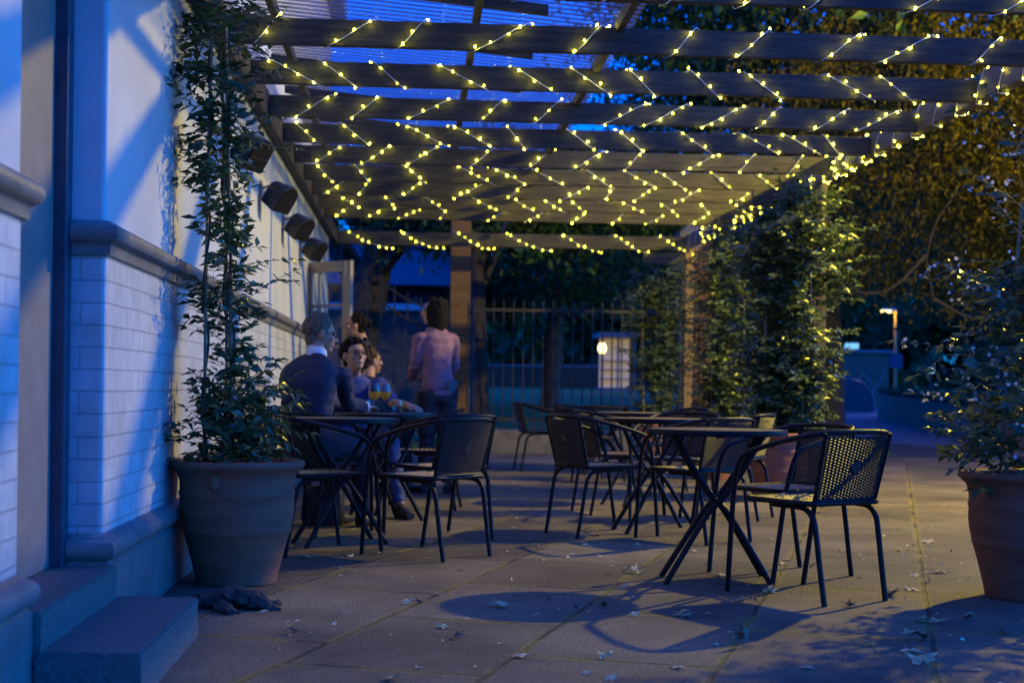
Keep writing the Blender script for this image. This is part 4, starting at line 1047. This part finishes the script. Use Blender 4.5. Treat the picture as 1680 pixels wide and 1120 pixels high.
# barrel shaped cycle shelter
def barrel(x,y,w,ht,ln,ang):
    t=thing('cycle_shelter','half barrel cycle shelter with slatted curved roof and blue grey end panel','shelter',(x,y,0),rad(ang))
    seg=22; pr=[(-w/2,.05)]+[(-w/2*math.cos(math.pi*k/seg)*1.0, .30+(ht-.30)*math.sin(math.pi*k/seg)**.85) for k in range(seg+1)]+[(w/2,.05)]
    e=MB(); n=len(pr)
    for yy in (0,.05): e.v+=[(px,yy,pz) for px,pz in pr]
    e.f+=[tuple(range(n)),tuple(reversed(range(n,2*n)))]+[(i,(i+1)%n,n+(i+1)%n,n+i) for i in range(n)]
    e.build('end_panel',mat('blue grey panel',(.10,.09,.10),.5,noise_amt=.12),t,local=True,fixn=True)
    MB().tube([(px*1.01,-.01,pz) for px,pz in pr],.035,6).build('hoop',mat('grey metal hoop',(.14,.14,.17),.4),t,local=True)
    s=MB()
    for i in range(1,n-2):
        a=V((pr[i][0],0,pr[i][1])); b=V((pr[i+1][0],0,pr[i+1][1])); d=(b-a)*.46; c=(a+b)/2
        s.quadbox([tuple(c-d+V((0,.06,0))),tuple(c+d+V((0,.06,0))),tuple(c+d+V((0,ln,0))),tuple(c-d+V((0,ln,0))),tuple((c-d)*.97+V((0,.06,0))),tuple((c+d)*.97+V((0,.06,0))),tuple((c+d)*.97+V((0,ln,0))),tuple((c-d)*.97+V((0,ln,0)))])
    s.build('slatted_roof',mat('timber slats',(.22,.15,.08),.7,noise_amt=.2),t,local=True,fixn=True)
barrel(18.2,59,2.2,1.42,2.8,-14)

# background buildings and lights
lg=thing('brick_lodge','long blue grey brick lodge behind the iron gate, pale roof and white sill strip','building',(-2.4,30,0))
MB().box(-9,.62,30,36,-.02,2.50).build('wall',M['greybrick'],lg)
MB().box(-9.02,.66,29.93,30.05,2.50,2.64).build('sill',mat('white sill strip',(.8,.8,.82),.4),lg,bevel=.01)
MB().box(-8.95,.58,30.06,30.2,2.645,3.02).build('window',M['glass'],lg)
MB().quadbox([(-9.3,29.7,3.02),(.9,29.7,3.02),(.9,36.4,3.02),(-9.3,36.4,3.02),(-9.3,31.9,4.1),(.9,31.9,4.1),(.9,34.2,4.1),(-9.3,34.2,4.1)]).build('roof',mat('pale slate roof',(.09,.09,.10),.5,noise_amt=.15,nscale=4),lg)
pw=thing('park_wall','low red brick wall far across the lawn','wall',(8,58,0)); MB().box(-6,11.5,58,58.5,-.02,1.75).build('wall',mat('dark old brick',(.09,.05,.025),.9,noise_amt=.3,nscale=3),pw); MB().box(-6.05,11.55,57.95,58.55,1.75,1.85).build('coping',M['kerb'],pw)
M['litwin']=mat('lit kiosk interior',(.8,.7,.45),.5,emit=(1,.62,.12),estr=.09)
M['lampglass']=mat('lamp glass',(1,.9,.6),.4,emit=(1,.74,.2),estr=2)
M['tealglass']=mat('lit office window',(.4,.8,.75),.4,emit=(.35,.85,.75),estr=.25)
ks=thing('park_kiosk','small lit kiosk with glowing shelves, far across the lawn','kiosk',(7.7,54,0))
MB().box(7.05,8.4,54,55.4,.1,.95).build('counter',M['doorframe'],ks); MB().box(6.95,8.5,53.7,55.6,2.85,3.05).build('roof',M['moulding'],ks)
for x in (7.07,7.68,8.32): MB().box(x,x+.08,54.02,54.1,.95,2.85).build('post',M['doorframe'],ks)
MB().box(7.15,8.32,55.2,55.3,.95,2.84).build('back_panel',M['litwin'],ks)
for z in (1.25,1.6,1.95): MB().box(7.17,8.30,54.9,55.18,z,z+.05).build('shelf',M['doorframe'],ks)
bl=thing('park_lamp','bright globe lamp on a post beside the lit kiosk','lamp',(6.7,51,0)); MB().tube([(6.7,51,.1),(6.7,51,2.2)],.04,8).build('post',M['iron'],bl); MB().ell((6.7,51,2.36),(.15,.15,.2),14,10).build('globe',M['lampglass'],bl,smooth=80)

sh=thing('site_hut','pale green cabin with cross braced gate panels and lit teal window','hut',(24.2,75,0))
MB().box(22.6,25.4,75,79,-.02,3.0).build('wall',mat('pale green panel',(.10,.09,.05),.6,noise_amt=.1),sh); MB().box(22.4,25.6,74.8,79.2,3.0,3.15).build('roof',M['moulding'],sh)
for a,b in (((22.8,74.97,.2),(24.0,74.97,1.9)),((24.0,74.97,.2),(22.8,74.97,1.9)),((24.0,74.97,.2),(25.2,74.97,1.9)),((25.2,74.97,.2),(24.0,74.97,1.9))): MB().bar(a,b,.06,.03,(0,1,0)).build('brace',mat('brace',(.2,.24,.2),.6),sh)
MB().box(21.2,22.5,76,78,-.02,3.2).build('annex',M['moulding'],sh)
MB().box(22.95,23.7,74.9,74.98,3.2,3.5).build('window',M['tealglass'],sh)
for x,y,z,l in ((26.6,72,2.05,'small bright white light beyond the raised bed'),(19.1,74,1.55,'dim green strip light far behind the cycle shelter')):
    t=thing('path_light',l,'lamp',(x,y,0)); MB().tube([(x,y,-.01),(x,y,z-.1)],.05,8).build('post',M['iron'],t); MB().box(x-.16,x+.16,y-.06,y+.06,z-.1,z+.1).build('lantern',mat('lit lantern',(.6,.9,.8),.4,emit=(.55,.95,.8),estr=.5),t)
# far street lamp
sl=thing('street_lamp','slender yellow lit street lamp post with a purple sign on it, beyond the raised bed','street lamp',(20.6,60,0))
MB().tube([(20.6,60,-.01),(20.6,60,2.2),(20.6,60,4.45)],[.09,.075,.055],10).build('post',mat('pale lamp post',(.28,.21,.07),.5,noise_amt=.1),sl,smooth=60)
MB().box(20.0,20.62,59.9,60.1,4.42,4.54).build('arm',M['steel'],sl); MB().box(19.98,20.4,59.88,60.12,4.34,4.418).build('lamp_glass',M['lampglass'],sl)
MB().box(20.32,20.86,59.86,59.89,1.95,2.55).build('sign',mat('purple sign',(.12,.07,.13),.5),sl)

# ------------------------------------------------------------------ trees
def tree(lab,base,h,rad_t,crown,n,ls,m,lean=(0,0),branches=9,seed=1,hang=0,group='trees around the terrace',cl=.55,extra=()):
    """crown: list of (centre, radii)"""
    rg=np.random.default_rng(seed); rr=random.Random(seed)
    t=thing('tree',lab,'tree',base,0,group); B=V(base)
    top=V((B.x+lean[0],B.y+lean[1],h)); w=MB()
    w.tube(catmull([B-V((0,0,.3)),B.lerp(top,.12),B.lerp(top,.4)+V((rr.uniform(-.2,.2),rr.uniform(-.2,.2),0)),B.lerp(top,.7),top],5),[rad_t*q for q in np.interp(np.linspace(0,1,21),[0,.06,.2,.6,1],[1.5,1.15,1,.75,.4])],12)
    w.build('trunk',M['bark'],t,smooth=70)
    P=[]
    bmm=MB()
    for c,r in crown:
        c=np.array(c);r=np.array(r); k=max(9,int(n/len(crown)/(430 if len(crown)==6 else 190)))
        d=rg.normal(0,1,(k,3)); d/=np.linalg.norm(d,axis=1,keepdims=True); cc=c+d*r*rg.uniform(.35,1,(k,1))**.6
        for q in range(min(k,branches)):
            a=B.lerp(top,rr.uniform(.45,.95)); e=V(cc[q]); mid=a.lerp(e,.5)+V((0,0,rr.uniform(.1,.7)))
            bmm.tube(catmull([a,mid,e],5),[rad_t*.35*(1-.85*i/10) for i in range(11)],6)
        sz=rg.uniform(.5,1.15,(k,1))*cl
        for q in range(k):
            nn=int(n/len(crown)/k); ang=rg.uniform(0,6.28); g=np.clip(rg.normal(0,1,(nn,3)),-1.9,1.9)*sz[q]*np.array([1.5,.8,.42]); g=np.stack([g[:,0]*np.cos(ang)-g[:,1]*np.sin(ang),g[:,0]*np.sin(ang)+g[:,1]*np.cos(ang),g[:,2]-.22*np.abs(g[:,0])],1); g[:,2]-=hang*np.clip(np.abs(rg.normal(0,1,nn)),0,1.8)
            P.append(cc[q]+g)
    for path in extra: bmm.tube(catmull(path,6),[.022*(1-.7*i/(len(path)*6-6)) for i in range(len(path)*6-5)],7)
    if bmm.v: bmm.build('limb',M['bark'],t,smooth=70)
    P=np.concatenate(P); N=len(P); D=rg.normal(0,1,(N,3)); D[:,2]-=.5+hang; Nn=rg.normal(0,.6,(N,3)); Nn[:,2]+=.8
    L=rg.uniform(.6,1.3,N)*ls; v,f=leaf_arrays(P,D,Nn,L,L*.48); np_mesh('crown',v,f,M[m],t); return t
tree('broad spreading tree on the right, lit orange, branches hanging over the path',(9.0,18.2,0),6.5,.34,
     [((10.2,17.5,5.4),(3.6,3.5,2.0)),((8.6,18.5,4.9),(2.4,2.6,1.5)),((10.0,20.5,4.6),(3.2,2.6,1.9)),((8.6,22.3,3.9),(2.2,2,1.5)),((11.5,22,3.5),(3,2.4,1.6)),((7.0,20,5.4),(2.4,2.6,1.3))],110000,.075,'treeleaf',(.6,-.6),8,31,.25,cl=.5,extra=([(9.4,18.0,4.8),(8.0,18.6,4.2),(7.2,18.9,3.5),(6.95,19.0,2.8),(7.05,19.0,2.2)],[(6.95,19.0,2.8),(6.4,19.1,2.3),(5.7,19.2,2.35)],[(7.05,19.0,2.2),(7.6,19.0,1.95),(8.1,19.0,2.05)]))
tree('tall tree whose dark canopy hangs above the open side of the pergola',(7.4,25.2,.2),9,.30,
     [((7.2,14.5,7.4),(3.9,4,1.8)),((7.4,19.5,8.0),(3.8,4,2.2)),((9.5,25,8),(4,4,3)),((8.2,10.5,7.8),(4,3.5,1.8)),((5.0,24.5,7.4),(1.8,2,1.8))],60000,.17,'treedark',(-.8,-3),6,32,.1,cl=.7)
tree('dark tree with a thick leaning trunk behind the iron gate',(-1.35,23.2,.1),4.3,.42,
     [((-.5,23,4.1),(2.2,2,.55)),((1.2,22.2,3.9),(1.6,1.0,.5)),((-4,25,4.6),(2.6,3,1.0))],15000,.14,'treedark',(1.0,.4),6,33,.2)
tree('slim tree standing right behind the orange lit pier',(.98,21.2,.1),4.4,.15,[((1.2,21.9,4.3),(1.7,1.2,.5)),((2.6,22.8,4.1),(1.6,1.6,.6))],9000,.13,'treedark',(-.15,.3),5,34,.1)
tree('bushy dark tree behind the railings, left of the lit kiosk',(3.1,33,.2),6,.22,[((3.0,33,4.4),(3.2,2.4,1.7)),((5.6,35,4.6),(3,2.4,1.9)),((1,35,4.2),(2.4,2,1.4)),((6.9,31.5,6.6),(2.8,2,1.7)),((10.8,32,7),(3,2,2.1))],36000,.17,'treedark',(.3,0),6,35,.1,cl=.7)
tree('bushy dark tree behind the railings, above the lit kiosk',(9.5,42,.2),7,.25,[((8.6,42,5.3),(3.4,3,2.0)),((11.8,43,5.6),(3.6,3,2.4))],14000,.2,'treedark',(.3,0),6,36,.1,cl=.9)
tree('dark tree behind the curved raised bed',(19.5,46,.6),8,.28,[((19.5,46,5.6),(4.5,3,2.6)),((24,44,5.4),(4,3,2.6)),((15.5,42,6.6),(4,3,2))],22000,.2,'treedark',(.2,0),6,37,.15,cl=.9)
tree('dark tree at the right edge behind the flowering jasmine',(15.5,24.5,.6),7,.3,[((15,24.5,4.4),(2.8,2.5,2.6)),((17.5,26,5),(3,3,2.8))],18000,.16,'treedark',(.2,0),6,38,.15,cl=.7)
# far wood: one mass behind everything
rg=np.random.default_rng(5); N=70000
xx=rg.uniform(-95,120,N); yy=104+rg.normal(0,5,N)+.0006*(xx-10)**2; hmax=8.2+1.6*np.sin(xx*.21)+1.2*np.sin(xx*.53+1)+rg.normal(0,.7,N)+np.clip((xx-14)*.8,0,13)
zz=hmax*rg.uniform(0,1,N)**.8
P=np.stack([xx,yy,zz],1); D=rg.normal(0,1,(N,3)); Nn=rg.normal(0,1,(N,3)); Nn[:,1]-=1; L=rg.uniform(1.0,2.2,N)
v,f=leaf_arrays(P,D,Nn,L,L*.6); fw=np_mesh('distant_wood',v,f,M['treedark']); fw['kind']='stuff'; fw['label']='dark far wood closing the view behind the park'; fw['category']='wood'

# ------------------------------------------------------------------ ground litter
def leaf_mesh_maple(name,m,seed,curl):
    rg=random.Random(seed); n=5; out=[(0,-.42)]
    pts=[]
    for k,(ang,l) in enumerate(((-118,.55),(-150,.30),(-52,.80),(-85,.34),(0,1.0),(-26,.42),(26,.42),(52,.80),(85,.34),(118,.55),(150,.30))): pts.append((ang,l))
    pts.sort(); ring=[(math.sin(rad(a))*l*rg.uniform(.85,1.15)*.5,math.cos(rad(a))*l*rg.uniform(.85,1.15)*.5) for a,l in pts]
    vs=[(0,0,0)]; fs=[]
    b=rg.uniform(-1,1)
    H=lambda x,y: curl*(x*x*1.7+y*y*.9)+.10*curl*math.sin(x*9+b*3)+.05*math.sin(y*11+b)
    for fr in (.5,1.0):
        for x,y in ring: vs.append((x*fr,y*fr,H(x*fr,y*fr)))
    k=len(ring)
    for i in range(k):
        j=(i+1)%k
        if i==k-1: continue
        fs.append((0,1+i,1+j)); fs.append((1+i,1+k+i,1+k+j,1+j))
    mb=MB(); mb.v=vs; mb.f=fs; mb.tube([(0,0,0),(.02,-.2,.02+.05*curl),(.06*b,-.55,.03)],[.012,.010,.006],4)
    z=min(v[2] for v in mb.v); mb.v=[(x,y,q-z+.012) for x,y,q in mb.v]
    me=mb.mesh(name); me.materials.append(M[m]); return me
LM=[leaf_mesh_maple('fallen_leaf',m,s,c) for s,(m,c) in enumerate((('fallen',.5),('fallen',.9),('fallengreen',.35),('fallengreen',.6),('fallendark',1.3),('fallendark',1.7),('fallen',.2),('fallen',1.5)))]
rl=random.Random(77)
def put_leaf(x,y,size,k,lab,z=.0,rot=None,tiltx=0):
    o=bpy.data.objects.new('fallen_leaf',LM[k]); COL.objects.link(o); o.location=(x,y,z); s=size
    o.scale=(s*rl.uniform(.8,1.1),s,s*rl.uniform(.7,1.2)); o.rotation_euler=(tiltx,0,rl.uniform(0,6.28) if rot is None else rot)
    tag(o,lab,'leaf','leaves fallen on the paving and chairs')
gen={0:'pale curled leaf fallen on the flagstones',1:'pale curled leaf fallen on the flagstones',6:'pale curled leaf fallen on the flagstones',7:'pale curled leaf fallen on the flagstones',2:'greenish flat leaf fallen on the flagstones',3:'greenish flat leaf fallen on the flagstones',4:'dark brown crumpled leaf fallen on the flagstones',5:'dark brown crumpled leaf fallen on the flagstones'}
LEAVES=[ # x,y,size,kind : from the photo, in metres
 (0.38,5.98,0.11,2),(0.81,5.99,0.07,5),(0.12,5.46,0.07,3),(0.16,5.23,0.07,4),(-0.44,5.33,0.06,5),(-0.03,6.07,0.06,1),
 (0.03,6.07,0.06,4),(0.25,7.18,0.05,1),(0.11,6.34,0.05,0),(0.36,4.88,0.08,6),(0.66,4.85,0.08,2),(1.18,5.08,0.12,4),
 (1.32,4.69,0.06,6),(1.09,5.77,0.09,1),(1.10,5.74,0.07,3),(1.27,6.98,0.05,1),(1.12,7.09,0.11,1),(1.09,7.21,0.06,7),
 (0.87,7.86,0.05,0),(1.01,8.31,0.05,1),(1.02,7.72,0.05,7),(0.76,7.80,0.04,1),(1.02,7.33,0.04,0),(0.97,6.55,0.06,7),
 (0.97,6.65,0.05,4),(1.63,6.43,0.09,3),(1.51,6.19,0.04,4),(1.44,6.19,0.06,2),(1.97,7.49,0.10,6),(2.04,7.68,0.05,6),
 (1.53,6.99,0.09,6),(1.60,8.03,0.06,0),(1.88,6.02,0.08,4),(2.19,6.38,0.08,1),(2.16,6.33,0.08,4),(3.16,8.59,0.10,0),
 (3.02,8.41,0.05,1),(2.71,7.14,0.10,0),(2.33,6.52,0.09,6),(2.52,7.02,0.07,0),(2.63,7.14,0.05,0),(2.52,6.80,0.05,7),
 (2.04,5.63,0.10,2),(2.10,5.60,0.09,2),(1.90,5.34,0.08,2),(1.91,5.21,0.09,4),(1.74,4.75,0.12,2),(1.77,4.97,0.09,6),
 (1.67,5.11,0.07,2),(2.31,5.78,0.06,3),(2.27,5.70,0.06,4),(2.27,5.34,0.08,4),(-0.56,7.66,0.10,3),(-0.34,7.72,0.05,1),
 (-0.20,7.87,0.05,0),(0.09,7.97,0.04,1),(0.09,8.43,0.05,6),(0.04,8.60,0.05,0),(-0.09,9.13,0.04,0),(0.64,9.25,0.06,1),
 (-0.07,4.50,0.09,3),(-0.61,5.82,0.05,1),(-0.78,5.98,0.05,7),(0.59,6.17,0.04,5),(0.68,5.92,0.06,5),(0.50,5.76,0.04,2),
 (0.90,5.76,0.05,1),(-0.35,6.94,0.03,0),(1.56,7.48,0.04,0),(1.35,8.17,0.06,1),(0.71,8.63,0.05,6),(0.35,6.64,0.03,0),
 (1.72,7.75,0.06,0),(1.24,8.66,0.05,2),(1.32,8.33,0.07,3),(1.43,8.03,0.05,0),(1.14,8.83,0.05,4),(1.81,6.19,0.04,0),
 (2.81,8.09,0.05,4),(1.88,4.64,0.05,0),(3.13,8.10,0.04,4),(2.47,8.07,0.05,0),(1.92,8.05,0.06,1),(2.09,7.37,0.05,4),
 (0.56,4.59,0.04,0),(0.88,4.69,0.06,6),(0.63,4.50,0.05,0),
]
special={0:'large greenish maple leaf lying in the blue table shadow',11:'upright curled brown leaf casting its own shadow in the near foreground',16:'large pale leaf left of the front right table legs',46:'largest pale green leaf in the right foreground shadow',52:'bluish leaf on the paving just right of the left pot',9:'pale leaf with a long stalk in the middle foreground',10:'greenish leaf with a long stalk, right of the middle foreground',25:'yellow green leaf at the foot of the front right table leg',30:'pale leaf beyond the front right table foot',37:'pale leaf right of the nearest chair, out on the lit paving',60:'greenish leaf cut by the bottom edge of the photo'}
for i,(x,y,s,k) in enumerate(LEAVES):
    if k in (4,5) and i==11: put_leaf(x,y,s,4,special[i],.03,.3,1.0)
    else: put_leaf(x,y,s*1.45,k,special.get(i,gen[k]),.001)
for i,(x,y) in enumerate(((1.72,6.36),(1.80,6.42),(1.68,6.46))):
    put_leaf(x,y,.11,(2,0,3)[i],'dry leaf lying on the seat of the nearest chair',.437)
# small scattered crumbs of litter: beyond counting
P=[];rgn=np.random.default_rng(3); N=1900
xx=rgn.uniform(-.6,4.6,N); yy=3.2+13*rgn.uniform(0,1,N)**1.3
keep=(np.random.default_rng(9).uniform(0,1,N)<.35+.65*(np.abs(((xx*.95-yy*.33)%.70)-.35)>.27)); xx=xx[keep];yy=yy[keep];N=len(xx)
P=np.stack([xx,yy,np.full(N,.004)],1); D=rgn.normal(0,1,(N,3)); D[:,2]=.15; Nn=rgn.normal(0,.4,(N,3));Nn[:,2]=1; L=rgn.uniform(.006,.03,N)
v,f=leaf_arrays(P,D,Nn,L,L*.6); o=np_mesh('leaf_litter',v,f,M['fallen']); o['kind']='stuff'; o['label']='fine crumbs of dry leaf scattered over the flagstones'; o['category']='leaf litter'
# gnarled root by the pot
rt=MB(); rt.tube(catmull([(-.90,5.98,.02),(-.82,5.95,.05),(-.74,5.96,.075),(-.66,5.93,.06),(-.59,5.90,.03),(-.55,5.88,.0)],5),[.05,.06,.055,.065,.06,.05,.055,.065,.07,.075,.07,.06,.06,.07,.065,.055,.06,.055,.045,.04,.03,.03,.025,.02,.02,.015][:26],12)
rt.tube(catmull([(-.70,5.95,.05),(-.62,6.0,.03),(-.57,6.02,.0)],4),.03,8); rt.tube(catmull([(-.80,5.95,.04),(-.77,5.84,.03),(-.72,5.78,.0)],4),.03,8)
rm=rt.mesh('tree_root'); bm=bmesh.new(); bm.from_mesh(rm); bmesh.ops.subdivide_edges(bm,edges=bm.edges[:],cuts=2,use_grid_fill=True)
for q in bm.verts:
    q.co+=noise.noise_vector(q.co*16)*.018+noise.noise_vector(q.co*50)*.008; q.co.z*=.62
bm.to_mesh(rm); bm.free(); smooth_mesh(rm,40); rm.materials.append(M['bark']); ro=bpy.data.objects.new('tree_root',rm); COL.objects.link(ro); tag(ro,'dark gnarled root breaking through the paving beside the left pot','root')

# ------------------------------------------------------------------ light, sky, camera
LX,LY,LZ=6.3,11.2,4.5
lp=thing('street_lamp','tall street lamp with a warm lantern beside the right flank of the pergola','street lamp',(LX+.9,LY+.2,0))
MB().tube([(LX+.9,LY+.2,-.01),(LX+.9,LY+.2,.9),(LX+.9,LY+.2,4.9)],[.075,.06,.045],12).build('post',M['iron'],lp,smooth=60)
MB().tube(catmull([(LX+.9,LY+.2,4.85),(LX+.7,LY+.15,5.0),(LX+.3,LY+.06,4.92),(LX,LY,4.80)],5),.028,8).build('arm',M['iron'],lp,smooth=60)
MB().lathe([(.02,.36),(.10,.32),(.17,.25),(.19,.22),(.185,.215),(.02,.22)],20,(LX,LY,LZ)).build('hood',M['iron'],lp,smooth=60)
MB().lathe([(.001,.05),(.07,.06),(.10,.12),(.11,.20),(.001,.205)],20,(LX,LY,LZ)).build('lamp_glass',M['lampglass'],lp,smooth=60)
ld=bpy.data.lights.new('lamp_light','POINT'); ld.energy=800; ld.color=(1.0,.745,.055); ld.shadow_soft_size=.07
lo=bpy.data.objects.new('lamp_light',ld); COL.objects.link(lo); lo.location=(LX,LY,LZ-.03)
for p,e in (((20.2,60,4.2),35),((6.7,51,2.0),6)):
    l2=bpy.data.lights.new('far_lamp_light','POINT'); l2.energy=e; l2.color=(1,.55,.06); l2.shadow_soft_size=.15
    q=bpy.data.objects.new('far_lamp_light',l2); COL.objects.link(q); q.location=p

w=bpy.data.worlds.new('World'); SC.world=w; w.use_nodes=True; N=w.node_tree.nodes; L=w.node_tree.links; bg=N['Background']
sk=N.new('ShaderNodeTexSky'); sk.sky_type='NISHITA'; sk.sun_disc=False; sk.sun_elevation=rad(8.0); sk.sun_rotation=rad(95); sk.air_density=1.2; sk.ozone_density=4
mx=N.new('ShaderNodeMixRGB'); mx.blend_type='MULTIPLY'; mx.inputs[0].default_value=1; mx.inputs[2].default_value=(.0,.43,2.2,1)
L.new(sk.outputs[0],mx.inputs[1]); L.new(mx.outputs[0],bg.inputs[0]); bg.inputs[1].default_value=.15

cam=bpy.data.cameras.new('camera'); co=bpy.data.objects.new('camera',cam); COL.objects.link(co); SC.camera=co
F=2333.; psi=math.atan(158/F); roll=.013
cam.sensor_width=36; cam.lens=36*F/1680; cam.shift_y=(634-560)/1680; cam.clip_end=2000; cam.clip_start=.05
fw=V((math.sin(psi),math.cos(psi),0)); rt_=V((math.cos(psi),-math.sin(psi),0)); up=V((0,0,1))
# picture content turns clockwise by roll: camera turns the other way
r2=rt_*math.cos(roll)+up*math.sin(roll); u2=up*math.cos(roll)-rt_*math.sin(roll)
co.matrix_world=Matrix(((r2.x,u2.x,-fw.x,0),(r2.y,u2.y,-fw.y,0),(r2.z,u2.z,-fw.z,.93),(0,0,0,1)))
cam.dof.use_dof=True; cam.dof.focus_distance=6.7; cam.dof.aperture_fstop=2.7
SC.view_settings.view_transform='Standard'; SC.view_settings.look='None'; SC.view_settings.gamma=1; SC.view_settings.exposure=1.5
SC.cycles.use_denoising=True
SC.cycles.max_bounces=6; SC.cycles.transparent_max_bounces=16; SC.cycles.sample_clamp_indirect=4
SC.cycles.use_light_tree=True
